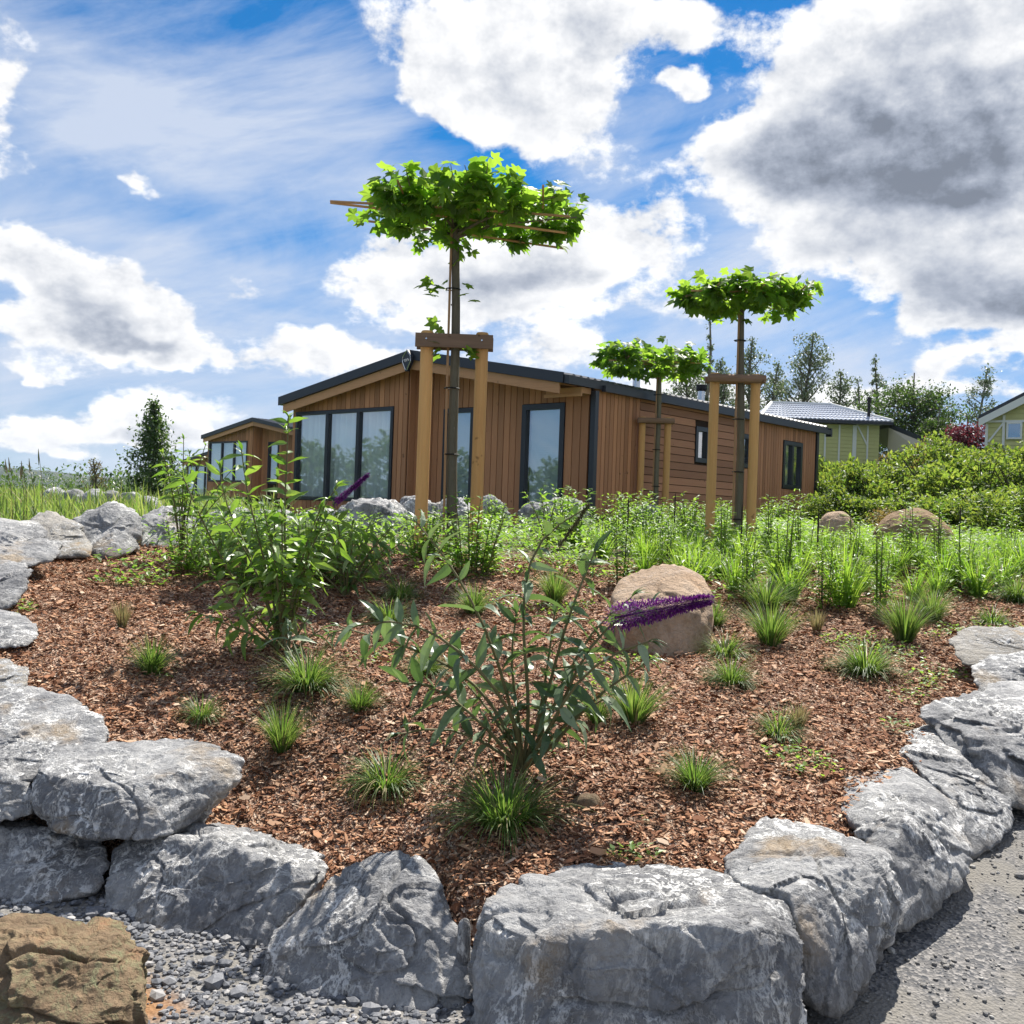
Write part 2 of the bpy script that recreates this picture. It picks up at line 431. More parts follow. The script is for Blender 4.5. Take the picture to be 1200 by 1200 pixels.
def H0(x, y):
    x = np.asarray(x, float); y = np.asarray(y, float)
    z = np.interp(y, HY, HZ) + bank(x, y) * sstep(110, 70, y)
    z = z + .05 * np.sin(x * .35 + 1) * np.sin(y * .27) * sstep(8, 14, y)
    ramp = np.minimum(.20 * np.maximum(y - 2.95, 0), .14 + .107 * np.clip(y - 3.3, 0, 6.7))
    z = np.maximum(z, ramp * sstep(.35, 1.0, x) * sstep(14, 11, y))
    # wooded hills at the far side of the valley
    r = np.hypot(x, y)
    prof = 50 + 14 * np.sin(x * .0042 + 1.9) + 9 * np.sin(x * .011 + .4) + 4 * np.sin(x * .031) + 2 * np.sin(x * .09)
    prof = prof + 13 * sstep(-790, -830, x) * sstep(-1010, -900, x)
    z = z + sstep(1100, 1900, r) * prof * (y > 0)
    return z
def ground(x, y):
    """top surface under a point: the bed inside its stones, the land outside"""
    s = sdf(BED, x, y)
    return np.where(s < .02, B0(x, y), H0(x, y))
def gz(x, y): return float(ground(np.array([x]), np.array([y]))[0])
def hit(px, py, d0=3.0, d1=60.0):
    """where the line of sight through a pixel meets the ground"""
    r = ray(px, py); ds = np.linspace(d0, d1, 2500)
    X = r.x / r.y * ds; Z = EYE + r.z / r.y * ds
    g = ground(X, ds); k = np.argmax(Z <= g)
    if Z[k] > g[k]: k = len(ds) - 1
    return Vector((X[k], ds[k], g[k]))

# land
gx = np.sinh(np.linspace(-8.5, 8.5, 221)) * .5
gy = np.concatenate([-np.sinh(np.linspace(6, .2, 30)) * 3 , np.arange(0, 30, .3), 30 + np.sinh(np.linspace(0.02, 6.2, 150)) * 9])
gx = np.unique(np.concatenate([gx, np.arange(-8, 12, .3), np.linspace(-1400, 200, 120)])); gy = np.unique(gy)
XX, YY = np.meshgrid(gx, gy); sh = XX.shape; xr = XX.ravel(); yr = YY.ravel()
zz = H0(xr, yr)
zz = np.where(sdf(BED, xr, yr) < -.05, np.minimum(zz, B0(xr, yr) - .12), zz)
i, j = np.meshgrid(np.arange(sh[0] - 1), np.arange(sh[1] - 1), indexing='ij'); b = (i * sh[1] + j).ravel()
land = mesh_from("ground", np.stack([xr, yr, zz], 1), [np.stack([b, b + 1, b + sh[1] + 1, b + sh[1]], 1)], True)
mt, T = material('land')
Pw = wpos(T); sx = T.n('ShaderNodeSeparateXYZ', {0: Pw}, out=None)
n = T.noise(Pw, 1.7, 6, .6); nf = T.noise(Pw, 60, 4, .7); vo = T.n('ShaderNodeTexVoronoi', {'Vector': Pw, 'Scale': 95.0}, out=None)
grit = T.ramp(T.n('ShaderNodeSeparateXYZ', {0: vo.outputs['Color']}, out=0), [(0, (.08, .084, .092)), (.5, (.155, .15, .147)), (1, (.29, .275, .26))])
grit = T.mix(T.step(T.noise(Pw, 3.5, 5, .6), .42, .62), grit, T.mix(nf, (.15, .14, .125), (.26, .245, .22)))
grass = T.ramp(T.noise(Pw, .6, 7, .65), [(.3, (.035, .06, .015)), (.55, (.07, .11, .025)), (.75, (.13, .13, .05))])
forest = T.ramp(T.noise(Pw, .018, 8, .7), [(.35, (.012, .022, .016)), (.52, (.022, .04, .024)), (.6, (.07, .075, .05)), (.72, (.03, .05, .02))])
far = T.step(sx.outputs[1], 120, 500)
gr = T.mix(far, grass, forest)
pm = T.step(T.add(sx.outputs[1], T.mul(T.sub(n, .5), 1.2)), 6.2, 7.4, 1, 0)
pm = T.m('MAXIMUM', pm, T.mul(T.step(sx.outputs[0], 2.2, 2.6), T.step(sx.outputs[1], 10.5, 11.5, 1, 0)))
col = T.mix(pm, gr, grit)
ochre_spot = T.mul(T.step(T.add(T.m('ABSOLUTE', T.add(sx.outputs[0], 1.12)), T.m('ABSOLUTE', T.sub(sx.outputs[1], 2.98))), .14, .34, 1, 0), .85)
col = T.mix(ochre_spot, col, (.30, .155, .065))
finish(T, col, .95, bump=T.add(vo.outputs['Distance'], nf), bstr=.5, bdist=.012, spec=.15)
ground_o = obj("ground", land, mt); tag(ground_o, kind='structure')

# planting bed: a raised sheet of soil and fine bark, its edge falling behind the stones
bx = np.arange(-6.2, 11.5, .06); by = np.arange(2.9, 24, .06)
by = np.concatenate([np.arange(2.9, 10, .05), np.arange(10, 24, .12)])
XX, YY = np.meshgrid(bx, by); sh = XX.shape; xr = XX.ravel(); yr = YY.ravel()
s = sdf(BED, xr, yr)
q = np.stack([xr, yr, xr * 0], 1)
relief_ = .018 * fbm(q * 3.1, 3) + .009 * perlin(q * 13)
z = B0(xr, yr) + relief_
drop = sstep(-.02, .30, s)
z = z * (1 - drop) + np.minimum(H0(xr, yr) - .04, z) * drop
keep = (s < .30).reshape(sh)
i, j = np.meshgrid(np.arange(sh[0] - 1), np.arange(sh[1] - 1), indexing='ij'); i = i.ravel(); j = j.ravel()
ok = keep[i, j] & keep[i + 1, j] & keep[i, j + 1] & keep[i + 1, j + 1]
b = (i * sh[1] + j)[ok]
used, inv = np.unique(np.stack([b, b + 1, b + sh[1] + 1, b + sh[1]], 1), return_inverse=True)
bed = mesh_from("planting_bed", np.stack([xr, yr, z], 1)[used], [inv.reshape(-1, 4)], True)
mt, T = material('bark_soil')
Pw = wpos(T); sx = T.n('ShaderNodeSeparateXYZ', {0: Pw}, out=None)
wp = T.vadd(Pw, T.n('ShaderNodeVectorMath', {0: T.noise(Pw, 9, 3, .6, out=1), 3: .05}, operation='SCALE'))
vo = T.n('ShaderNodeTexVoronoi', {'Vector': T.vmul(wp, (1, .55, 1)), 'Scale': 105.0}, out=None)
vr = T.n('ShaderNodeSeparateXYZ', {0: vo.outputs['Color']}, out=0)
col = T.ramp(vr, [(0, (.055, .028, .018)), (.3, (.15, .075, .046)), (.55, (.27, .15, .10)), (.8, (.40, .26, .18)), (1, (.56, .44, .34))])
col = T.mix(T.mul(T.step(T.noise(Pw, 1.4, 5, .65), .5, .68), .45), col, (.055, .045, .028))
gm = T.mul(T.step(sx.outputs[1], 7.5, 11.5), T.step(T.noise(Pw, 2.5, 5, .6), .38, .58))
col = T.mix(T.mul(gm, .8), col, (.045, .075, .02))
finish(T, col, .9, bump=T.add(vr, vo.outputs['Distance']), bstr=.9, bdist=.015, spec=.15)
bed_o = obj("planting_bed", bed, mt); tag(bed_o, kind='structure')

# ------------------------------------------------------------------ stones of the wall
def ico(level):
    bm = bmesh.new(); bmesh.ops.create_icosphere(bm, subdivisions=level, radius=1)
    V = np.array([v.co[:] for v in bm.verts]); F = np.array([[v.index for v in f.verts] for f in bm.faces]); bm.free()
    return V / np.linalg.norm(V, axis=1)[:, None], F
ICO = {k: ico(k) for k in (1, 2, 3, 4, 5, 6, 7)}
def hull_planes(pts):
    bm = bmesh.new()
    for p in pts: bm.verts.new(p)
    r = bmesh.ops.convex_hull(bm, input=bm.verts)
    bm.normal_update()
    c = np.mean(pts, axis=0); N = []; D = []
    for f in bm.faces:
        n = np.array(f.normal[:]); d = float(np.dot(n, np.array(f.verts[0].co[:]) - c))
        if d < 0: n = -n; d = -d
        if d > 1e-4: N.append(n); D.append(d)
    bm.free(); return c, np.array(N), np.array(D)
def rock(pts, label, mat='rock', lvl=5, seed=1, rough=1.0, cuts=14, soft=40, group=None, name='rock', bed=None, cat='rock'):
    pts = np.array([tuple(p) for p in pts]); rg = np.random.default_rng(seed)
    if group == G1: cm = pts.mean(0); pts[:, :2] = cm[:2] + (pts[:, :2] - cm[:2]) * .95
    c, N, D = hull_planes(pts)
    ext = pts.max(0) - pts.min(0); size = float(np.cbrt(np.prod(ext)))
    if mat not in ('fieldstone', 'brownstone'): cuts += 12
    rn = rg.normal(size=(cuts, 3)); rn[:, 2] = np.abs(rn[:, 2]) * .8; rn /= np.linalg.norm(rn, axis=1)[:, None]
    sup = ((pts - c) @ rn.T).max(0)
    N = np.concatenate([N, rn]); D = np.concatenate([D, sup * rg.uniform(.93, 1.03, cuts)])
    V, F = ICO[lvl]
    d = V * (ext / 2); d /= np.linalg.norm(d, axis=1)[:, None]
    nd = d @ N.T
    inv = np.where(nd > 1e-3, nd, 1e-3) / D
    r = (inv ** soft).sum(1) ** (-1 / soft)
    p = d * r[:, None]
    so = rg.uniform(0, 90, 3)
    f = p / size
    bd = rg.normal(size=3); bd[2] = abs(bd[2]) + .9; bd /= np.linalg.norm(bd)
    if bed is not None: bd = np.array(bed) / np.linalg.norm(bed)
    fw = f + .12 * np.stack([perlin(f * 2 + so + k * 9) for k in range(3)], 1)
    lay = (fw @ bd) * 6.5 + 1.1 * perlin(fw * 2.2 + so)
    saw = lay - np.floor(lay); saw = np.minimum(saw / .82, (1 - saw) / .18)
    disp = .010 + .034 * fbm(f * 1.9 + so, 3) + .05 * (0.5 - np.abs(perlin(fw * 3.4 + so + 5)) * 2) * .7 \
        + .022 * (.5 - np.abs(perlin(fw * 8.3 + so + 15)) * 2) + .030 * (saw - .5) * sstep(-.25, .25, perlin(f * 1.6 + so + 31)) + .009 * fbm(f * 22 + so, 3, g=.6) + .014 * (.4 - np.abs(perlin(fw * 15 + so + 25)) * 2)
    chip = perlin(fw * 2.6 + so + 50); disp = disp - .10 * np.maximum(chip - .18, 0)
    crack = np.abs(perlin(fw * 1.7 + so + 77)); disp = disp - .035 * sstep(.035, .0, crack)
    for K_, a_, t_ in ((22, .022, .12), (90, .0065, .10), (300, .0025, .09)) if lvl >= 5 and mat not in ('fieldstone', 'brownstone') else ():
        cc = d[rg.integers(0, len(d), K_)]; cc = (cc * r[rg.integers(0, len(r), K_)][:, None]) / size
        fj = fw + .03 * np.stack([perlin(fw * 7 + so + k * 13) for k in range(3)], 1)
        best = np.full(len(f), 1e9); idx = np.zeros(len(f), int)
        for i_ in range(K_):
            e_ = ((fj - cc[i_]) ** 2).sum(1); m_ = e_ < best; best[m_] = e_[m_]; idx[m_] = i_
        al = rg.uniform(-1, 1, K_) * a_; tt = rg.normal(0, t_, (K_, 3))
        disp = disp + al[idx] + np.clip(((fj - cc[idx]) * tt[idx]).sum(1), -a_ * 1.2, a_ * 1.2)
    p = p + d * (disp * size * rough)[:, None]
    base = np.array([c[0], c[1], pts[:, 2].min()])
    me = mesh_from(name, p + c - base, [F], True)
    o = obj(name, me, M[mat], loc=base)
    return tag(o, label, cat, group)
G1 = 'rocks of the wall round the bed'
def A(*l): return [at(*q) for q in l]
rock(A((553, 1085, 2.95), (562, 1055, 3.05), (605, 1030, 3.2), (690, 1003, 3.42), (800, 1012, 3.36), (880, 1032, 3.22), (936, 1058, 3.0), (946, 1100, 2.88), (900, 1103, 2.80),
       (800, 1085, 2.80), (700, 1098, 2.80), (620, 1105, 2.82), (556, 1235, 2.86), (600, 1300, 2.68), (760, 1310, 2.62), (900, 1300, 2.66), (962, 1240, 2.80), (936, 1180, 3.15), (560, 1180, 3.3)),
     'biggest grey boulder at the front centre of the wall, with a broad flat top', lvl=7, seed=3, cuts=8, group=G1, bed=(.1, -.3, 1), rough=.85, soft=60)
rock(A((440, 992, 3.5), (475, 988, 3.5), (500, 1003, 3.45), (520, 1045, 3.3), (550, 1110, 3.15), (562, 1180, 3.10), (400, 1035, 3.4), (350, 1080, 3.35), (296, 1115, 3.28), (292, 1150, 3.25), (462, 1060, 3.2),
       (370, 1190, 3.05), (460, 1222, 2.95), (552, 1225, 2.97), (420, 1090, 3.6), (566, 1150, 3.5), (330, 1120, 3.6)),
     'grey pyramid-shaped boulder left of the biggest front boulder', lvl=7, seed=8, cuts=6, group=G1, bed=(.5, -.2, .6), rough=.8, soft=45)
rock(A((225, 968, 4.2), (262, 963, 4.15), (312, 978, 4.05), (395, 1007, 3.75), (392, 1025, 3.6), (345, 1078, 3.45), (300, 1118, 3.42), (205, 1108, 3.5), (122, 1080, 3.65), (120, 1040, 3.72), (132, 985, 3.95), (160, 975, 3.9), (285, 1000, 3.65), (360, 1100, 3.7), (130, 1060, 4.1)),
     'long grey boulder under the overhanging flat slab, gravel at its foot', lvl=7, seed=14, cuts=8, group=G1, rough=.9)
rock(A((50, 890, 4.15), (70, 873, 4.3), (150, 873, 4.35), (232, 864, 4.4), (302, 884, 4.15), (304, 897, 4.1), (250, 950, 3.95), (190, 982, 3.78), (110, 984, 3.76), (62, 972, 3.82), (40, 945, 3.9), (38, 905, 4.0), (130, 925, 3.85), (240, 970, 4.1), (70, 960, 4.3)),
     'flat pale slab jutting over the two boulders below it at the left', lvl=7, seed=21, cuts=8, group=G1, bed=(0, 0, 1), rough=.8)
rock(A((-90, 880, 4.3), (-60, 812, 4.75), (40, 804, 4.85), (100, 822, 4.65), (130, 848, 4.45), (132, 868, 4.35), (60, 905, 4.1), (40, 915, 4.05), (-40, 920, 4.0), (-90, 930, 4.0), (80, 880, 4.8), (-80, 870, 4.8)),
     'low grey slab at the left edge just above the jutting flat slab', lvl=6, seed=25, cuts=8, group=G1, bed=(.2, 0, 1), rough=.8)
rock(A((-80, 900, 4.1), (30, 902, 4.1), (48, 930, 4.0), (42, 955, 3.95), (0, 965, 3.92), (-80, 968, 3.92), (-80, 910, 4.5), (30, 915, 4.5)),
     'small dark rock wedged between the slabs at the left edge', lvl=5, seed=27, cuts=6, group=G1)
rock(A((-90, 965, 4.0), (-60, 955, 4.2), (20, 958, 4.2), (80, 975, 4.05), (125, 985, 3.95), (132, 1010, 3.85), (118, 1050, 3.72), (60, 1058, 3.72), (0, 1045, 3.8), (-90, 1060, 3.7), (110, 1040, 4.2), (-90, 1020, 4.3)),
     'shaded grey boulder with pale blotches under the jutting slab at the left edge', lvl=6, seed=31, cuts=10, group=G1)
rock(A((-60, 1100, 2.9), (0, 1092, 3.0), (30, 1076, 3.12), (90, 1078, 3.16), (148, 1090, 3.08), (160, 1130, 2.92), (158, 1200, 2.80), (100, 1290, 2.55), (-30, 1310, 2.5), (-90, 1260, 2.6), (60, 1125, 2.85), (150, 1180, 3.15), (-60, 1170, 3.2), (120, 1120, 2.88)),
     'brown sandstone boulder alone on the gravel in the bottom left corner', 'sandstone', lvl=7, seed=36, cuts=10, rough=.95, soft=45, bed=(.1,0,1))
rock(A((-60, 800, 4.9), (-40, 775, 5.05), (10, 770, 5.1), (36, 785, 4.95), (36, 805, 4.8), (-10, 825, 4.7), (-60, 825, 4.7), (10, 800, 5.2)),
     'small pale stone at the left edge above the low grey slab', 'rock_warm', lvl=5, seed=41, cuts=8, group=G1)
rock(A((-70, 750, 5.7), (-60, 715, 6.05), (0, 713, 6.1), (35, 725, 6.0), (50, 745, 5.8), (30, 758, 5.6), (-20, 760, 5.6), (-70, 765, 5.6), (30, 745, 6.2)),
     'flat-topped grey stone at the left edge second below the stacked boulders', lvl=5, seed=43, cuts=8, group=G1)
rock(A((-60, 700, 6.6), (-50, 658, 6.9), (10, 655, 7.0), (36, 660, 6.9), (32, 690, 6.6), (10, 714, 6.4), (-50, 715, 6.4), (20, 700, 7.0)),
     'dark-faced grey stone at the left edge below the top stacked boulder', lvl=5, seed=47, cuts=8, group=G1)
rock(A((-70, 650, 7.7), (-60, 604, 8.5), (0, 603, 8.6), (45, 612, 8.5), (70, 640, 8.1), (66, 655, 7.8), (30, 668, 7.5), (-60, 670, 7.4), (40, 650, 8.6)),
     'big pale boulder at the left edge in front of the grass meadow', lvl=5, seed=52, cuts=8, group=G1)
rock(A((25, 620, 9.3), (38, 603, 9.6), (62, 598, 9.6), (90, 617, 9.3), (110, 640, 9.0), (106, 653, 8.8), (70, 655, 8.7), (45, 645, 8.8), (80, 640, 9.8)),
     'brown-streaked boulder between two grey boulders before the meadow', 'rock_warm', lvl=5, seed=57, cuts=8, group=G1, bed=(-.5, 0, .7))
rock(A((86, 612, 9.5), (105, 590, 9.7), (128, 588, 9.7), (160, 600, 9.6), (168, 615, 9.5), (166, 645, 9.2), (130, 656, 8.9), (108, 652, 9.0), (92, 635, 9.2), (140, 640, 10.1)),
     'tall dark grey boulder with a round top at the far left corner of the bed', lvl=5, seed=61, cuts=8, group=G1)
rock(A((160, 612, 9.9), (175, 596, 10.1), (215, 592, 10.2), (232, 605, 10.2), (235, 635, 9.9), (200, 650, 9.6), (165, 650, 9.5), (200, 640, 10.5)),
     'grey boulder half behind the tall leafy shrub, right of the round-topped one', lvl=5, seed=66, cuts=10, group=G1)
# right-hand arm
rock(A((846, 1008, 3.4), (868, 972, 3.65), (900, 951, 3.78), (938, 960, 3.75), (1008, 984, 3.62), (1040, 996, 3.5), (1050, 1030, 3.35), (1046, 1100, 3.15), (1020, 1165, 3.0), (988, 1198, 2.92), (960, 1190, 2.9), (945, 1120, 2.9), (920, 1045, 3.0),
       (862, 1035, 3.15), (848, 1060, 3.2), (1000, 1015, 3.2), (1050, 1080, 3.5), (880, 1100, 3.5)),
     'upright grey boulder right of the biggest front boulder', lvl=7, seed=71, cuts=6, group=G1, rough=.75, soft=60, bed=(.8, 0, .4))
rock(A((968, 928, 4.1), (1000, 905, 4.3), (1058, 893, 4.4), (1085, 915, 4.3), (1128, 945, 4.05), (1140, 985, 3.85), (1138, 1030, 3.65), (1100, 1075, 3.45), (1050, 1100, 3.3), (1042, 1010, 3.42), (1002, 975, 3.62), (1060, 960, 3.6), (1080, 990, 4.2), (985, 985, 4.0)),
     'sharp-ridged pale boulder, second up the right arm of the wall', lvl=6, seed=77, cuts=5, group=G1, rough=.75, soft=60, bed=(.5, .2, .8))
rock(A((1040, 870, 4.85), (1070, 850, 5.0), (1110, 845, 5.05), (1150, 870, 4.8), (1188, 920, 4.4), (1192, 965, 4.15), (1165, 1000, 3.95), (1140, 1020, 3.85), (1110, 930, 4.1), (1065, 893, 4.4), (1140, 960, 4.5), (1060, 930, 4.6)),
     'dark-sided boulder, third up the right arm of the wall', lvl=6, seed=83, cuts=7, group=G1, rough=.9)
rock(A((1068, 835, 4.95), (1100, 815, 5.1), (1150, 800, 5.25), (1230, 798, 5.3), (1290, 850, 4.9), (1290, 920, 4.5), (1225, 955, 4.25), (1180, 955, 4.2), (1150, 870, 4.5), (1090, 850, 4.8), (1200, 900, 5.1)),
     'broad blue-grey boulder at the right edge, fourth up the right arm', lvl=6, seed=88, cuts=8, group=G1, bed=(.1, 0, 1))
rock(A((1138, 790, 5.5), (1150, 770, 5.65), (1200, 762, 5.7), (1260, 765, 5.7), (1280, 815, 5.2), (1200, 825, 5.15), (1145, 815, 5.25), (1200, 800, 5.8)),
     'small grey stone at the right edge below the flat ochre slab', lvl=5, seed=93, cuts=8, group=G1)
rock(A((1108, 752, 6.1), (1125, 737, 6.3), (1190, 733, 6.4), (1270, 740, 6.3), (1290, 775, 5.8), (1200, 785, 5.7), (1125, 780, 5.8), (1200, 765, 6.4)),
     'flat ochre-stained slab topping the right arm of the wall', 'rock_warm', lvl=6, seed=97, cuts=8, group=G1, bed=(0, 0, 1))
def lump(pxa, pxb, pyt, pyb, d, label, mat='rock', lvl=4, seed=1, deep=.8, group=None, flat=.75, wide=1.0, **kw):
    """a stone between two pixel columns, d metres away, sunk a little in the ground"""
    rg = np.random.default_rng(seed); pts = []
    w = (at(pxb, pyb, d) - at(pxa, pyb, d)).length / 2 * wide; c = at((pxa + pxb) / 2, pyb, d); h = at((pxa + pxb) / 2, pyt, d).z - c.z
    g = gz(c.x, c.y); z0 = min(c.z, g) - .12
    for k in range(16):
        a = k * 2 * math.pi / 8 + rg.uniform(-.25, .25); top = k >= 8
        rr = rg.uniform(.88, 1.0) * (flat * rg.uniform(.8, 1.0) if top else 1)
        pts.append((c.x + math.cos(a) * w * rr, c.y + math.sin(a) * w * deep * rr, c.z + h * rg.uniform(.72, 1.0) if top else z0 + rg.uniform(0, .05)))
    pts.append((c.x + rg.uniform(-.3, .3) * w, c.y, c.z + h * 1.05))
    for k in range(6):
        a = k * math.pi / 3; pts.append((c.x + math.cos(a) * w * 1.03, c.y + math.sin(a) * w * deep * 1.03, c.z + h * .4))
    return rock(pts, label, mat, lvl, seed, group=group, **kw)
G2 = 'rocks along the back of the bed'
for q in [(232, 300, 598, 635, 11.0, 'pale rock behind the leaves of the tall shrub, left of the lodge window', 101),
          (296, 350, 600, 628, 11.8, 'low rock behind the shrub tips, under the left post of the window wall', 102),
          (352, 412, 598, 625, 12.4, 'white-streaked rock under the left part of the big lodge window', 103),
          (400, 478, 586, 628, 13.0, 'dark-sided white-capped rock below the right part of the big lodge window', 104),
          (462, 512, 586, 622, 13.3, 'grey rock behind the left stake of the nearest tree', 105),
          (506, 556, 585, 618, 13.6, 'grey rock behind the trunk and right stake of the nearest tree', 106),
          (556, 592, 583, 606, 14.2, 'pointed pale rock just right of the nearest tree', 107),
          (612, 644, 589, 606, 15.0, 'small pale rock left of the glazed door foot', 108),
          (636, 684, 584, 606, 15.3, 'rounded pale rock in front of the glazed door', 109),
          (744, 772, 593, 606, 16.6, 'small round pale rock left of the middle tree trunk', 110)]:
    lump(*q[:5], q[5], 'rock', 5, q[6], group=G2, deep=.7, wide=1.22, rough=1.3)
rock(A((716, 700, 6.5), (722, 684, 6.6), (745, 668, 6.75), (775, 657, 6.8), (808, 660, 6.75), (826, 680, 6.6), (833, 700, 6.45), (830, 722, 6.3), (722, 712, 6.2), (760, 712, 6.1), (800, 706, 6.15),
       (722, 765, 6.25), (770, 790, 6.0), (815, 780, 6.1), (832, 760, 6.3), (720, 760, 6.9), (830, 760, 6.9)),
     'lone pink-brown fieldstone in the middle of the bed with a purple flower across it', 'fieldstone', lvl=5, seed=121, cuts=12, rough=.8, soft=26)
lump(952, 1006, 597, 636, 13.4, 'smaller rounded fieldstone left of the wide one before the hedge', 'fieldstone', 5, 124, cuts=4, rough=.35, soft=10)
lump(1016, 1124, 591, 645, 12.9, 'wide rounded brown fieldstone before the hedge bank', 'brownstone', 5, 127, cuts=4, rough=.35, soft=10, flat=.72)
G3 = 'rocks of the next bed seen over the meadow'
for k, (a, b_, t_, bb, d) in enumerate([(52, 76, 572, 584, 22), (74, 98, 573, 588, 20.5), (96, 122, 574, 596, 19), (118, 142, 575, 597, 18.5), (140, 166, 577, 600, 17.5), (160, 190, 582, 604, 16.5)]):
    lump(a, b_, t_, bb, d, ['small far rock at the left end of the row beyond the meadow', 'second far rock from the left beyond the meadow', 'pale-topped far rock with a slanting edge beyond the meadow',
         'dark far rock mid-row beyond the meadow', 'upright far rock below the conical tree', 'rightmost far rock of the row, beside the conical tree foot'][k], lvl=4, seed=131 + k, group=G3, wide=1.25)
# pebble by the front shrub and one wedged between the front boulders
lump(668, 706, 930, 945, hit(687, 944).y, 'small flat tan pebble on the bark at the foot of the front shrub', 'sandstone', 3, 141, name='pebble', cat='pebble')
lump(536, 552, 1074, 1092, 3.12, 'small grey stone wedged between the pyramid boulder and the biggest boulder', 'rock', 3, 142, name='pebble', cat='pebble')
# ------------------------------------------------------------------ building materials
def wood_mat(name, a, b, grain=(2, 2, 26), rough=.65):
    mt, T = material(name)
    r = T.m('FRACT', T.add(T.mul(orand(T), 5.77), isl(T)))
    P0 = T.vadd(coords(T), T.n('ShaderNodeCombineXYZ', {0: T.mul(r, 40.0), 1: T.mul(r, 23.0), 2: r}))
    g = T.noise(T.vmul(P0, grain), 1.6, 6, .65, 1.2)
    c = T.mix(g, a, b)
    v = T.add(.74, T.mul(r, .5))
    c = T.n('ShaderNodeVectorMath', {0: c, 3: v}, operation='SCALE')
    knot = T.step(T.noise(P0, 7.0, 2), .70, .76)
    c = T.mix(T.mul(knot, .7), c, tuple(x * .35 for x in a))
    finish(T, c, rough, bump=g, bstr=.3, bdist=.003, spec=.25)
    return mt
M['clad'] = wood_mat('larch_cladding_vertical', (.33, .14, .064), (.58, .285, .145), grain=(30, 30, 1.4))
M['clad_h'] = wood_mat('larch_cladding_horizontal', (.30, .13, .068), (.51, .255, .138), grain=(30, 1.4, 30))
M['fascia'] = wood_mat('fascia_board', (.42, .205, .10), (.66, .37, .20), grain=(1.5, 12, 30))
M['core'] = plain_mat('dark_wall_membrane', (.035, .018, .010), .9)
M['anthracite'] = plain_mat('anthracite_metal', (.018, .022, .032), .38, .5, vary=.1, bstr=.05)
M['rooftile'] = plain_mat('dark_roof_tile', (.028, .032, .042), .42, .5, vary=.2, scale=3)
M['curtain'] = plain_mat('pale_curtain', (.92, .93, .91), .9, vary=.04, scale=3)
M['blind'] = plain_mat('grey_blind', (.72, .76, .80), .7, vary=.04)
M['steel'] = plain_mat('flue_steel', (.55, .57, .60), .25, .5, metallic=.9)
M['stake'] = wood_mat('round_pine_stake', (.52, .26, .085), (.80, .48, .19), grain=(14, 14, 1.0), rough=.7)
M['weathered'] = wood_mat('weathered_rail', (.10, .065, .045), (.22, .15, .10), grain=(1.2, 14, 14), rough=.8)
M['log'] = wood_mat('bark_log', (.12, .07, .045), (.28, .18, .12), grain=(1.5, 12, 12), rough=.85)
M['bamboo'] = wood_mat('bamboo_cane', (.34, .19, .09), (.55, .34, .17), grain=(10, 10, 2), rough=.5)
M['bark'] = wood_mat('young_tree_bark', (.085, .075, .05), (.21, .19, .135), grain=(22, 22, 5), rough=.85)
M['bark_grey'] = wood_mat('grey_bark', (.10, .085, .065), (.22, .19, .15), grain=(9, 9, 2), rough=.9)
M['white'] = plain_mat('white_trim', (.74, .74, .70), .5, vary=.04)
M['yellow'] = plain_mat('pale_yellow_siding', (.56, .54, .24), .7, vary=.06)
M['beige'] = plain_mat('beige_soffit', (.56, .48, .36), .7, vary=.05)
M['slate_tile'] = plain_mat('pale_grey_tile', (.34, .37, .43), .30, .6, vary=.1, scale=6)
M['black'] = plain_mat('black_rubber', (.012, .012, .013), .6)
mt, T = material('window_glass')
fr = T.n('ShaderNodeFresnel', {'IOR': 1.55})
bf = T.sub(1.0, T.n('ShaderNodeNewGeometry', out='Backfacing'))
g = T.n('ShaderNodeBsdfGlossy', {'Color': (.95, .97, 1), 'Roughness': .02})
tr = T.n('ShaderNodeBsdfTransparent', {'Color': (.93, .97, .97)})
T.n('ShaderNodeOutputMaterial', {'Surface': T.n('ShaderNodeMixShader', {0: T.mul(bf, T.m('MINIMUM', T.add(T.mul(fr, 1.5), .27), 1.0)), 1: tr, 2: g})}, out=None)
M['glass'] = mt
M['room'] = plain_mat('dim_room', (.5, .5, .48), .9)

# ------------------------------------------------------------------ timber lodge (local frame: x along the gable, y along the long side)
LZ = 1.1
APX, APZ, SL = -3.75, 4.47 - LZ, .176
def roofz(x): return APZ - .02 - SL * abs(x - APX)
def prism(mb, poly, y0, y1):
    """polygon in x,z extruded along y"""
    n = len(poly); V = [(x, y0, z) for x, z in poly] + [(x, y1, z) for x, z in poly]
    F = [(i, (i + 1) % n, n + (i + 1) % n, n + i) for i in range(n)]
    mb.add(V, [np.array(F), np.arange(n)[::-1][None], (np.arange(n) + n)[None]]); return mb
def prismx(mb, poly, x0, x1):
    n = len(poly); V = [(x0, y, z) for y, z in poly] + [(x1, y, z) for y, z in poly]
    F = [(i, (i + 1) % n, n + (i + 1) % n, n + i) for i in range(n)]
    mb.add(V, [np.array(F), np.arange(n)[::-1][None], (np.arange(n) + n)[None]]); return mb
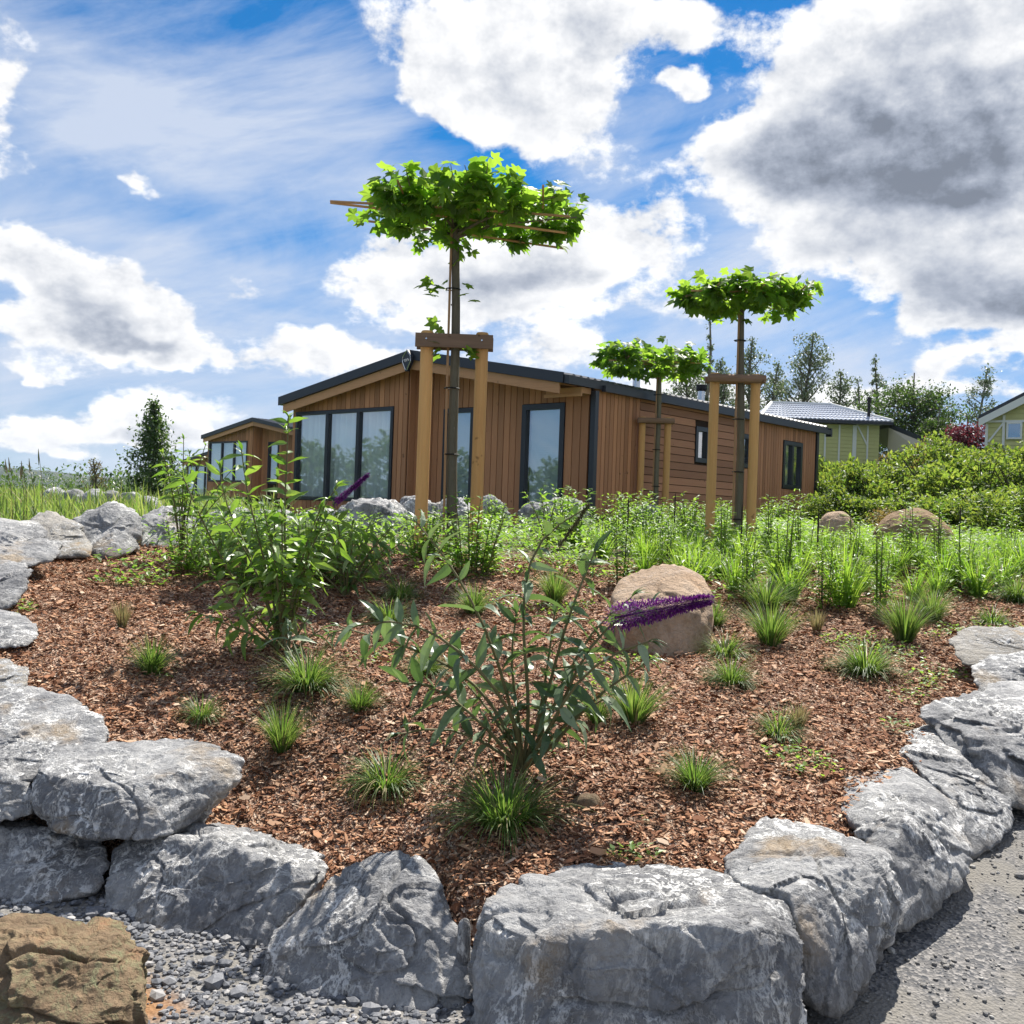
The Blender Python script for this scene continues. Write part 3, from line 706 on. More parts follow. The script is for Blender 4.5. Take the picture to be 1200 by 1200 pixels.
def window(parent, face, a0, a1, z0, z1, off, mull=(), fw=.07, drape='curtain', out=1, seed=0):
    """face 'y': opening in a wall facing -y at y=off, spanning x; face 'x': in a wall facing +x, spanning y"""
    def bx(mb, s0, s1, d0, d1, za, zb):   # d measured outward
        if face == 'y': mb.bx(s0, s1, off - d1, off - d0, za, zb)
        else: mb.bx(off + d0, off + d1, s0, s1, za, zb)
    f = MB(); O = .055
    bx(f, a0, a0 + fw, -.06, O, z0, z1); bx(f, a1 - fw, a1, -.06, O, z0, z1)
    bx(f, a0 + fw, a1 - fw, -.06, O, z1 - fw, z1); bx(f, a0 + fw, a1 - fw, -.06, O, z0, z0 + fw)
    for q in mull: bx(f, q - .045, q + .045, -.055, O - .006, z0 + fw, z1 - fw)
    w = obj('window', f, M['anthracite'], parent)
    edges = [a0 + fw] + [v for q in mull for v in (q - .045, q + .045)] + [a1 - fw]
    for k in range(0, len(edges), 2):
        g = MB(); bx(g, edges[k] + .001, edges[k + 1] - .001, -.012, -.004, z0 + fw + .001, z1 - fw - .001); obj('pane', g, M['glass'], w)
    # lining of the room behind and what hangs in it
    r = MB(); bx(r, a0 - .02, a1 + .02, -.62, -.60, z0 - .02, z1 + .02)
    bx(r, a0 - .02, a0 - .001, -.60, -.065, z0, z1); bx(r, a1 + .001, a1 + .02, -.60, -.065, z0, z1)
    bx(r, a0, a1, -.60, -.065, z0 - .02, z0 - .001); bx(r, a0, a1, -.60, -.065, z1 + .001, z1 + .02)
    obj('reveal', r, M['room'], w)
    if drape == 'curtain':
        n = int((a1 - a0) / .012); s = np.linspace(a0 + .03, a1 - .03, n)
        rg = np.random.default_rng(seed + 5); ph = np.cumsum(rg.uniform(.35, .95, n)) * .62
        dd = -.17 + .055 * np.sin(ph) + .018 * np.sin(s * 9)
        zz_ = (z0 + .03, z1 - .03)
        V = []
        for z in zz_:
            for i in range(n): V.append((s[i], off - dd[i], z) if face == 'y' else (off + dd[i], s[i], z))
        i = np.arange(n - 1); c = mesh_from('curtain', V, [np.stack([i, i + 1, n + i + 1, n + i], 1)], True)
        obj('curtain', c, M['curtain'], w)
    elif drape == 'blind':
        b = MB(); z = z0 + .08
        while z < z1 - .05:
            if face == 'y': b.box(((a0 + a1) / 2, off + .10, z), ((a1 - a0) / 2 - fw - .01, .024, .0012), Matrix.Rotation(rad(-62), 3, 'X'))
            z += .042
        obj('blind', b, M['blind'], w)
    return w
def boards_v(parent, spans, face, off, pitch=.15, mat='clad'):
    """vertical boards, spans: (a0, a1, z0, z1 or function)"""
    for a0, a1, z0, z1 in spans:
        n = max(1, round((a1 - a0) / pitch)); p = (a1 - a0) / n
        for k in range(n):
            s0, s1 = a0 + k * p + .008, a0 + (k + 1) * p - .008
            ta, tb = (z1(s0), z1(s1)) if callable(z1) else (z1, z1)
            mb = MB()
            if face == 'y': prism(mb, [(s0, z0), (s1, z0), (s1, tb), (s0, ta)], off - .028, off)
            else: prismx(mb, [(s0, z0), (s1, z0), (s1, tb), (s0, ta)], off, off + .028)
            obj('board', mb, M[mat], parent)
def build_lodge():
    L = thing('timber_lodge', (1.327, 18.0, LZ), 'nearest long larch-clad lodge with dark windows on its gable and side', 'house', rz=rad(-40.7))
    E = 9.04
    bodyw = MB()
    prism(bodyw, [(-7.66, -1.3), (-4.07, -1.3), (-4.07, roofz(-4.07) - .10), (-7.66, roofz(-7.66) - .10)], 0.30, E)
    prism(bodyw, [(-7.66, -1.3), (-7.56, -1.3), (-7.56, roofz(-7.56) - .10), (-7.66, roofz(-7.66) - .10)], -.5, .299)
    prism(bodyw, [(-7.559, -1.3), (-4.45, -1.3), (-4.45, .5), (-7.559, .5)], -.5, .299)
    prism(bodyw, [(-7.559, 2.39), (-4.45, 2.39), (-4.45, roofz(-4.45) - .10), (-7.559, roofz(-7.559) - .10)], -.5, .299)
    prism(bodyw, [(-4.449, -1.3), (-4.07, -1.3), (-4.07, roofz(-4.07) - .10), (-4.449, roofz(-4.449) - .10)], -.5, .299)
    # right half, openings left free
    P = [(-4.069, -3.55), (-2.75, -1.55), (-.57, -.03)]
    for a, b_ in P: prism(bodyw, [(a, -1.3), (b_, -1.3), (b_, roofz(b_) - .10), (a, roofz(a) - .10)], 0, .7)
    for a, b_ in [(-3.549, -2.751), (-1.549, -.571)]:
        prism(bodyw, [(a, -1.3), (b_, -1.3), (b_, .44), (a, .44)], 0, .7)
        prism(bodyw, [(a, 2.345), (b_, 2.345), (b_, roofz(b_) - .10), (a, roofz(a) - .10)], 0, .7)
    # long wall shell with openings
    wins = [(3.44, 3.97, 1.50, 2.22), (5.25, 5.76, 1.50, 2.22), (7.27, 8.25, 1.14, 2.23)]
    ys = .701
    for a, b_, z0, z1 in wins:
        bodyw.bx(-.7, -.03, ys, a, -1.3, roofz(0) - .10); bodyw.bx(-.7, -.03, a + .001, b_ - .001, -1.3, z0); bodyw.bx(-.7, -.03, a + .001, b_ - .001, z1, roofz(0) - .10); ys = b_
    bodyw.bx(-.7, -.03, ys, E, -1.3, roofz(0) - .10)
    wall = obj('wall', bodyw, M['core'], L)
    rz_ = lambda x: roofz(x) - .12
    boards_v(wall, [(-7.66, -7.53, -.2, rz_), (-7.53, -4.45, 2.39, rz_), (-7.53, -4.45, -.2, .49), (-4.45, -4.07, -.2, rz_)], 'y', -.5)
    boards_v(wall, [(-.5, 0, -.2, roofz(-4.07) - .13)], 'x', -4.068)
    boards_v(wall, [(-4.03, -3.55, -.2, rz_), (-3.55, -2.75, 2.355, rz_), (-2.75, -1.55, -.2, rz_), (-1.55, -.57, 2.355, rz_), (-.57, -.05, -.2, rz_)], 'y', 0)
    top = roofz(0) - .11
    boards_v(wall, [(.06, 1.47, -.3, top)], 'x', -.029, .118)
    S = [(5.15, 5.25, -.3, top), (5.25, 5.76, -.3, 1.49), (5.25, 5.76, 2.23, top), (5.76, 7.27, -.3, top), (7.27, 8.25, -.3, 1.13), (7.27, 8.25, 2.24, top), (8.25, E - .08, -.3, top)]
    boards_v(wall, S, 'x', -.029, .118)
    z = -.3; ph = .147
    while z < top - .05:
        z1 = min(z + ph - .012, top)
        for a, b_ in ([(1.47, 3.44), (3.97, 5.15)] if (z < 2.22 and z1 > 1.5) else [(1.47, 5.15)]):
            mb = MB(); prism(mb, [(-.029, z), (.006, z), (-.004, z1), (-.029, z1)], a + .004, b_ - .004); obj('board', mb, M['clad_h'], wall)
        z += ph
    # roof: two slopes, edge trim and ribs of tile seen along the eaves
    rf = MB()
    y0, y1 = -.8, E + .45
    for sgn, xe in ((-1, -7.80), (1, .09)):
        za = APZ; ze = APZ - SL * abs(xe - APX)
        prism(rf, [(APX, za - .14), (APX, za), (xe, ze), (xe, ze - .14)] if sgn < 0 else [(APX, za - .14), (xe, ze - .14), (xe, ze), (APX, za)], y0, y1)
    roof = obj('roof', rf, M['rooftile'], L)
    tl = MB()
    n = int((y1 - y0) / .20)
    for k in range(n):
        for xe in (-7.82, .11):
            ze = APZ - SL * abs(xe - APX)
            a, b_ = y0 + .05 + k * .2, y0 + .05 + k * .2 + .11
            zt = APZ + .004
            V = [(APX, a, zt), (APX, b_, zt), (xe, b_, ze + .004), (xe, a, ze + .004), (APX, (a + b_) / 2, zt + .035), (xe, (a + b_) / 2, ze + .035)]
            tl.add(V, [np.array([(0, 3, 5, 4), (4, 5, 2, 1)]), np.array([(3, 2, 5), (0, 4, 1)])])
    tag(obj('tile_rib', tl, M['rooftile'], roof), kind='stuff')
    for xe, s in ((-7.80, -1), (-.02, 1)):
        ze = APZ - SL * abs(xe - APX); e = MB()
        prism(e, [(APX, APZ - .145), (APX, APZ + .035), (xe, ze + .035), (xe, ze - .145)], y0 - .03, y0 - .001)
        obj('verge_trim', e, M['anthracite'], roof)
        xf = xe + (.10 if s < 0 else -.12); zf = APZ - SL * abs(xf - APX)
        e = MB(); prism(e, [(APX - s * -.0015, APZ - .33), (APX - s * -.0015, APZ - .15), (xf, zf - .15), (xf, zf - .33)], y0 + .03, y0 + .06)
        obj('fascia_board', e, M['fascia'], roof)
        e = MB(); x2 = xf; z2 = zf
        prism(e, [(APX - s * -.002, APZ - .175), (APX - s * -.002, APZ - .147), (x2, z2 - .147), (x2, z2 - .175)], y0 + .061, -.531 if s < 0 else -.03)
        obj('soffit', e, M['clad_h'], roof)
    g = MB(); g.bx(.075, .16, y0 + .95, y1, roofz(.09) - .15, roofz(.09) - .045); g.bx(.03, .165, y1 - .05, y1 + .03, roofz(.09) - .2, roofz(.09) + .0)
    obj('gutter', g, M['anthracite'], L)
    d = MB(); d.bx(.002, .10, -.05, .05, -.5, roofz(.09) - .155); obj('downpipe', d, M['anthracite'], L)
    d = MB(); d.bx(-.03, .04, E - .075, E + .03, -.5, top + .02); obj('corner_trim', d, M['anthracite'], L)
    bb = MB(); bb.bx(-.80, -.02, -.30, -.031, roofz(-.4) - .30, roofz(-.0) - .13); bb.bx(-.82, .0, -.33, -.302, roofz(-.4) - .36, roofz(-.4) - .30); obj('eaves_box', bb, M['fascia'], L)
    # openings
    window(L, 'y', -7.53, -4.452, .50, 2.38, -.5, mull=(-6.48, -5.5), seed=1)
    window(L, 'y', -1.55, -.57, .45, 2.34, 0, drape='blind', fw=.10)
    window(L, 'y', -3.55, -2.75, .45, 2.34, 0, drape='blind', fw=.08)
    window(L, 'x', 3.45, 3.96, 1.505, 2.215, -.03, fw=.09, seed=4)
    window(L, 'x', 5.26, 5.75, 1.505, 2.215, -.03, fw=.09, seed=6)
    window(L, 'x', 7.28, 8.24, 1.145, 2.225, -.03, mull=(7.76,), fw=.09, seed=7)
    return L
lodge = build_lodge()
lodge['group'] = 'timber lodges in a row'
# plaque on the nearest lodge's gable peak: dark shield-like lozenge, pale rim and a scrawl of lettering
pl = MB(); oc = [(0, .24), (.14, .09), (.15, -.04), (.03, -.25), (-.03, -.25), (-.15, -.04), (-.14, .09)]
prism(pl, [(APX + x * .85, APZ - .17 + z * .85) for x, z in oc][::-1], -.90, -.835)
plq = obj('gable_plaque', pl, M['anthracite'], lodge)
rim = MB(); pts = [(APX + x * .73, -.902, APZ - .17 + z * .75) for x, z in oc]; pts.append(pts[0]); rim.tube(np.array(pts), .008, 4)
obj('rim', rim, M['steel'], plq)
sc_ = MB(); t = np.linspace(0, 1, 26)
sc_.tube(np.stack([APX - .07 + .14 * t, t * 0 - .903, APZ - .18 + .035 * np.sin(t * 19) * (1 - .3 * t) + .02 * t], 1), .006, 4)
obj('lettering', sc_, M['steel'], plq)
for yy in (4.27, 7.0):
    f = MB(); x = -2.0; z = roofz(x) + .02
    f.tube([(x, yy, z - .2), (x, yy, 4.54 - LZ)], .085, 10); fl = obj('flue', f, M['steel'], lodge)
    f = MB(); f.tube([(x, yy, 4.50 - LZ), (x, yy, 4.54 - LZ), (x, yy, 4.65 - LZ), (x, yy, 4.66 - LZ)], [.09, .13, .13, .08], 10); obj('cap', f, M['black'], fl)
_R = Matrix.Rotation(rad(-40.7), 3, 'Z')
def place_like(px, py, d, lx, ly, lz, label, base):
    o = clone(base); tgt = at(px, py, d); o.location = tgt - _R @ Vector((lx, ly, lz - LZ)); o['label'] = label
    return o
def strip(o):
    for ch in list(o.children):
        if ch.name.startswith(('flue', 'gable_plaque')):
            for g in list(ch.children): bpy.data.objects.remove(g)
            bpy.data.objects.remove(ch)
l2 = place_like(296, 490, 47, APX, -.8, 4.47, 'middle lodge of the row, its gable peeping out left of the nearest lodge', lodge); strip(l2)
l3 = place_like(212, 540, 66, -7.80, -.8, 3.76, 'farthest lodge, only its low left end showing beyond the middle one', lodge); strip(l3)

# ------------------------------------------------------------------ pale yellow lodge with a hipped tile roof on the bank
d = 38.0
def tiles(parent, quad, nu, nv, mat, lift=.03):
    """rows of overlapping tiles on a roof plane given by its corners (bottom-left, bottom-right, top-right, top-left)"""
    a, b_, c, e = [np.array(q, float) for q in quad]; n = np.cross(b_ - a, e - a); n /= np.linalg.norm(n)
    if n[2] < 0: n = -n
    mb = MB(); q = lambda u, v: (a * (1 - u) + b_ * u) * (1 - v) + (e * (1 - u) + c * u) * v
    for j in range(nv):
        for i in range(nu):
            u0, u1 = i / nu, (i + .93) / nu; v0, v1 = j / nv, (j + 1) / nv
            um = (u0 + u1) / 2
            V = [q(u0, v0) + n * .01, q(um, v0) + n * lift * 1.6, q(u1, v0) + n * .01, q(u0, v1), q(um, v1) + n * lift * .4, q(u1, v1)]
            mb.add(V, [np.array([(0, 1, 4, 3), (1, 2, 5, 4)])]); mb.add([V[0], V[1], V[2], V[0] - n * .02, V[2] - n * .02], [np.array([(3, 4, 2), (3, 2, 1), (3, 1, 0)])])
    return tag(obj('roof_tile', mb, mat, parent), kind='stuff')
def V3(v): return np.array(v[:])
Ya = thing('yellow_lodge', at(970, 520, d) - Vector((0, 0, 2.4)), 'pale yellow lodge with a light tiled hip roof above the hedge bank', 'house')
O = V3(Ya.location); Lp = lambda v: V3(v) - O
el_, er = at(890, 493, d), at(1046, 490.5, d)
rl, rr = at(904, 475, d + 3.0), at(974, 473, d + 3.0)
zE = (el_.z + er.z) / 2; el_.z = er.z = zE; zR = (rl.z + rr.z) / 2 + .0; rl.z = rr.z = zR
bl, br = Vector((el_.x, d + 6, zE)), Vector((er.x + .6, d + 6, zE))
rf = MB(); rf.add([Lp(v) for v in (el_, er, rr, rl, br, bl)], [np.array([(0, 1, 2, 3), (4, 5, 3, 2)]), np.array([(1, 4, 2), (5, 0, 3)]), np.array([(0, 5, 4, 1)])])
yr_ = obj('roof', rf, M['slate_tile'], Ya)
up_ = np.array([0, 0, .012])
tiles(yr_, [Lp(el_) + up_, Lp(er) + up_, Lp(rr) + up_, Lp(rl) + up_], 30, 7, M['slate_tile'])
rdg = MB()
for a, b_ in ((rl, rr), (rr, er), (el_, rl)): rdg.tube([Lp(a) + (0, 0, .04), Lp(b_) + (0, 0, .04)], .065, 6)
obj('ridge_tile', rdg, M['white'], yr_)
gt = MB(); gt.box((Lp(el_) + Lp(er)) / 2 + (0, -.05, -.07), ((er.x - el_.x) / 2, .05, .05)); obj('gutter', gt, M['anthracite'], Ya)
wl = MB(); x0, x1 = el_.x + .35 - O[0], er.x - .35 - O[0]; yf = d + .35 - O[1]; zt = zE - .12 - O[2]
wl.bx(x0, x1, yf, yf + 5, zt - 3.2, zt); yw = obj('wall', wl, M['yellow'], Ya)
z = zt - .02
while z > zt - 1.9:
    m_ = MB(); V = [(x0, yf - .012, z), (x1, yf - .012, z), (x1, yf - .03, z - .135), (x0, yf - .03, z - .135), (x0, yf, z - .135), (x1, yf, z - .135)]
    m_.add(V, [np.array([(0, 3, 2, 1), (3, 4, 5, 2)])]); obj('siding_board', m_, M['yellow'], yw); z -= .14
k = x0 + .05
bi = 0
while k < x1:
    m_ = MB(); m_.bx(k, k + (.14 if bi % 4 == 2 else .06), yf - .06, yf - .031, zt - 2.2, zt - .02); obj('batten', m_, M['white'], yw); k += .52; bi += 1
m_ = MB(); m_.box((x1 - .65, yf - .05, zt - .35), (.42, .018, .025), Matrix.Rotation(rad(62), 3, 'Y')); obj('brace', m_, M['white'], yw)
pc = MB(); a = Lp(er) + (0, .3, -.02); b_ = Lp(at(1082, 512, d - 1.5)) 
pr = [a, a + (0, 2.5, 0), b_ + (0, 3.5, 0), b_]
pc.add([*pr, *[v - np.array((0, 0, .16)) for v in pr]], [np.array([(0, 3, 2, 1), (4, 5, 6, 7), (0, 1, 5, 4), (1, 2, 6, 5), (2, 3, 7, 6), (3, 0, 4, 7)])])
obj('porch_roof', pc, M['rooftile'], Ya)
pb = MB(); pv = [a - (0, 0, .18), b_ - (0, 0, .18), b_ + np.array((-.15, .05, -.42)), a + np.array((0, .05, -1.1))]
pb.add([*pv, *[v + np.array((0, .08, 0)) for v in pv]], [np.array([(0, 3, 2, 1), (4, 5, 6, 7), (0, 1, 5, 4), (1, 2, 6, 5), (2, 3, 7, 6), (3, 0, 4, 7)])])
obj('porch_gable', pb, M['beige'], Ya)
fl = MB(); c = Lp(at(1018, 488, d + .8)); fl.tube([c, c + (0, 0, .55), c + (0, 0, .58), c + (0, 0, .72)], [.06, .06, .09, .07], 8); obj('flue', fl, M['black'], Ya)

# ------------------------------------------------------------------ second yellow lodge at the right edge
d = 30.0; TB = rad(-30)
o0 = at(1147, 489, d); bx_ = Vector((math.cos(TB), math.sin(TB), 0)); by_ = Vector((-math.sin(TB), math.cos(TB), 0))
Yb = thing('yellow_lodge', o0 - Vector((0, 0, 2.4)), 'pale yellow lodge cut by the right edge, white verge and small window', 'house', rz=TB)
def gp(px, py):
    """gable plane coordinates (x, z) of the lodge at a pixel"""
    r = ray(px, py); o = Vector((0, 0, EYE)); t = (o0 - o).dot(by_) / r.dot(by_); p = o + r * t - Yb.location
    return p.dot(bx_), p.z
ex, ez = gp(1147, 489); ax_, az_ = gp(1243, 440); fx = 2 * ax_ - ex
def pr3(name, pts, y0, y1, mat, par):
    mb = MB(); prism(mb, pts, y0, y1); return obj(name, mb, mat, par)
for e in (ex, fx):
    P_ = [(e, ez + .06), (ax_, az_ + .06), (ax_, az_ - .04), (e, ez - .04)]
    ybr = pr3('roof', P_ if e == fx else P_[::-1], 0, 8, M['rooftile'], Yb)
    P_ = [(e, ez - .05), (ax_, az_ - .05), (ax_, az_ - .28), (e, ez - .26)]
    pr3('verge_board', P_ if e == fx else P_[::-1], -.03, -.001, M['white'], ybr)
wx0, _z = gp(1154, 500)
yw = pr3('wall', [(wx0, ez - 3), (fx - .2, ez - 3), (fx - .2, ez - .12), (ax_, az_ - .22), (wx0, ez - .12)], .25, 7, M['yellow'], Yb)
z = az_ - .5
while z > ez - 1.2:
    xl = max(wx0, ex + (z - ez + .1) / (az_ - ez) * (ax_ - ex) + .1)
    mb = MB(); V = [(xl, .238, z), (ax_, .238, z), (ax_, .22, z - .125), (xl, .22, z - .125), (xl, .25, z - .125), (ax_, .25, z - .125)]
    mb.add(np.array(V), [np.array([(0, 3, 2, 1), (3, 4, 5, 2)])]); obj('siding_board', mb, M['yellow'], yw); z -= .13
for px in (1155.5, 1175.5):
    x = gp(px, 500)[0]; zt = ez + (x - ex) / (ax_ - ex) * (az_ - ez) - .28
    mb = MB(); mb.bx(x - .035, x + .035, .19, .219, ez - 1.2, zt); obj('batten', mb, M['white'], yw)
(fx0, fz1), (fx1, fz0) = gp(1179, 494), gp(1197, 514); mb = MB()
for bq in ((fx0, fx1, fz1 - .05, fz1), (fx0, fx1, fz0, fz0 + .05), (fx0, fx0 + .05, fz0 + .05, fz1 - .05), (fx1 - .05, fx1, fz0 + .05, fz1 - .05)): mb.bx(bq[0], bq[1], .155, .21, bq[2], bq[3])
wn = obj('window', mb, M['white'], Yb)
mb = MB(); mb.bx(fx0 + .05, fx1 - .05, .17, .176, fz0 + .05, fz1 - .05); obj('pane', mb, M['glass'], wn)
mb = MB(); mb.bx(fx0 + .05, fx1 - .05, .19, .205, fz0 + .05, fz1 - .05); obj('blind', mb, M['rooftile'], wn)
mb = MB(); hz = gp(1170, 493)[1]; mb.bx(wx0, wx0 + 2.6, .186, .2185, hz - .03, hz + .03); obj('rail', mb, M['white'], yw)
cx_, cz_ = gp(1167, 505); mb = MB(); mb.box((cx_, .2, cz_), (.36, .013, .025), Matrix.Rotation(rad(-55), 3, 'Y')); obj('brace', mb, M['white'], yw)
# ------------------------------------------------------------------ leaves
def fan(rim, centre, curl):
    V = [centre] + rim; V = np.array([(x, y, 0.) for x, y in V])
    V[:, 2] = -curl * ((V[:, 0]) ** 2 + (V[:, 1] - centre[1]) ** 2) + .10 * np.abs(V[:, 0])
    n = len(rim); return V, [np.array([(0, i + 1, (i + 1) % n + 1) for i in range(n)])]
def maple(seed):
    rg = np.random.default_rng(seed); half = [(-90, .10), (-62, .36), (-38, .50), (-16, .80), (-4, .66), (10, .56), (22, .62), (34, .84), (46, .96), (56, .78), (66, .60), (73, .70), (82, .86), (90, 1.06)]
    pts = [(a, r * rg.uniform(.92, 1.08)) for a, r in half] + [(180 - a, r * rg.uniform(.92, 1.08)) for a, r in half[-2:0:-1]]
    rim = [(r * math.cos(rad(a)), .42 + r * math.sin(rad(a))) for a, r in pts]
    V, F = fan(rim, (0, .42), rg.uniform(.10, .32))
    V[:, 2] += .05 * np.sin(V[:, 0] * 5 + seed)
    return V * (1, 1, 1), F
def lance(seed, w=.18, droop=.35, segs=5, fold=.35):
    rg = np.random.default_rng(seed); V = []; t = np.linspace(0, 1, segs + 1)
    for k, s_ in enumerate(t):
        ww = w * (math.sin(math.pi * min(1, s_ * .93 + .05) ** .8)) ; ww = max(ww, .006)
        y = s_ * (1 - .12 * droop * s_); z = -droop * s_ ** 2 * .6
        wv = .03 * math.sin(s_ * 9 + seed)
        V += [(-ww, y, z + fold * ww + wv * .6), (0, y, z), (ww, y, z + fold * ww - wv * .6)]
    F = []
    for k in range(segs):
        a = k * 3; F += [(a, a + 1, a + 4, a + 3), (a + 1, a + 2, a + 5, a + 4)]
    return np.array(V), [np.array(F)]
MAPLE = [maple(k) for k in range(6)]
LANCE = [lance(k, w=.15, droop=.2 + .26 * k) for k in range(5)]
NARROW = [lance(20 + k, w=.075, droop=.3 + .3 * k, segs=4) for k in range(3)]
SMALL = [lance(40 + k, w=.20, droop=.3, segs=2, fold=.2) for k in range(3)]
M['plane_leaf'] = leaf_mat('plane_tree_leaf', (.045, .10, .018), (.085, .17, .028), (.20, .42, .03), (.42, .62, .06), .55, .42)
M['buddleia'] = leaf_mat('buddleia_leaf', (.05, .095, .042), (.135, .195, .10), (.10, .20, .04), (.22, .36, .07), .26, .42, .5, c=(.26, .32, .20), cpos=.86)
M['shrub_leaf'] = leaf_mat('tall_shrub_leaf', (.06, .12, .03), (.13, .22, .055), (.18, .38, .03), (.40, .60, .07), .38, .4, .5, c=(.26, .32, .12), cpos=.95)
M['perennial'] = leaf_mat('perennial_leaf', (.065, .14, .025), (.14, .25, .05), (.20, .42, .035), (.42, .62, .07), .46, .45)
M['grass'] = leaf_mat('grass_blade', (.04, .09, .018), (.10, .17, .035), (.13, .28, .03), (.32, .44, .08), .38, .5, c=(.34, .28, .14), cpos=.84)
M['grass_dry'] = leaf_mat('dry_grass_blade', (.20, .15, .07), (.34, .26, .13), (.3, .24, .1), (.4, .34, .16), .35, .6, c=(.10, .16, .04), cpos=.6)
M['meadow'] = leaf_mat('meadow_blade', (.07, .13, .025), (.16, .22, .05), (.20, .36, .05), (.42, .50, .11), .45, .6, c=(.36, .28, .13), cpos=.74)
M['lily'] = leaf_mat('strap_leaf', (.06, .14, .022), (.14, .24, .04), (.20, .42, .03), (.44, .62, .07), .48, .42)
M['hedge'] = leaf_mat('hedge_leaf', (.05, .10, .018), (.12, .18, .035), (.14, .28, .03), (.40, .48, .06), .40, .5, c=(.26, .28, .06), cpos=.9)
M['hedge_yellow'] = leaf_mat('yellowish_hedge_leaf', (.075, .14, .02), (.17, .235, .045), (.24, .40, .04), (.46, .56, .08), .42, .5, c=(.25, .13, .05), cpos=.93)
M['hedge_red'] = leaf_mat('russet_hedge_leaf', (.12, .08, .03), (.22, .15, .06), (.26, .18, .05), (.42, .34, .09), .35, .55, c=(.14, .2, .04), cpos=.6)
M['dark_tree'] = leaf_mat('dark_tree_leaf', (.022, .045, .012), (.05, .085, .022), (.06, .14, .02), (.18, .30, .04), .30, .5)
M['silver_tree'] = leaf_mat('silvery_tree_leaf', (.08, .11, .055), (.25, .30, .19), (.10, .15, .05), (.22, .28, .12), .28, .45, .5)
M['purple_tree'] = leaf_mat('purple_bush_leaf', (.05, .012, .02), (.13, .03, .045), (.16, .02, .03), (.32, .06, .08), .30, .5)
M['conifer'] = leaf_mat('dark_conifer', (.012, .024, .018), (.03, .045, .03), (.02, .05, .02), (.04, .08, .03), .15, .7)
M['flower'] = leaf_mat('purple_flower', (.055, .006, .09), (.17, .018, .22), (.12, .01, .2), (.3, .04, .3), .25, .7)
M['stem'] = plain_mat('green_brown_stem', (.13, .12, .05), .7, vary=.3)
M['dark_stem'] = plain_mat('dark_stem', (.035, .028, .018), .8, vary=.3)
def leafmesh(name, tpl, size, mat):
    V, F = tpl; me = mesh_from(name, V * size, F, False); me.materials.append(mat); return me
def place_leaf(name, me, parent, pos, direction, up, roll=0.0, s=1.0):
    R = frames([direction], up, np.array([roll]))[0]
    o = bpy.data.objects.new(name, me); C.objects.link(o); o.parent = parent
    m4 = Matrix.Identity(4)
    for a in range(3):
        for b_ in range(3): m4[a][b_] = R[a][b_] * s
        m4[a][3] = pos[a]
    o.matrix_local = m4
    return o

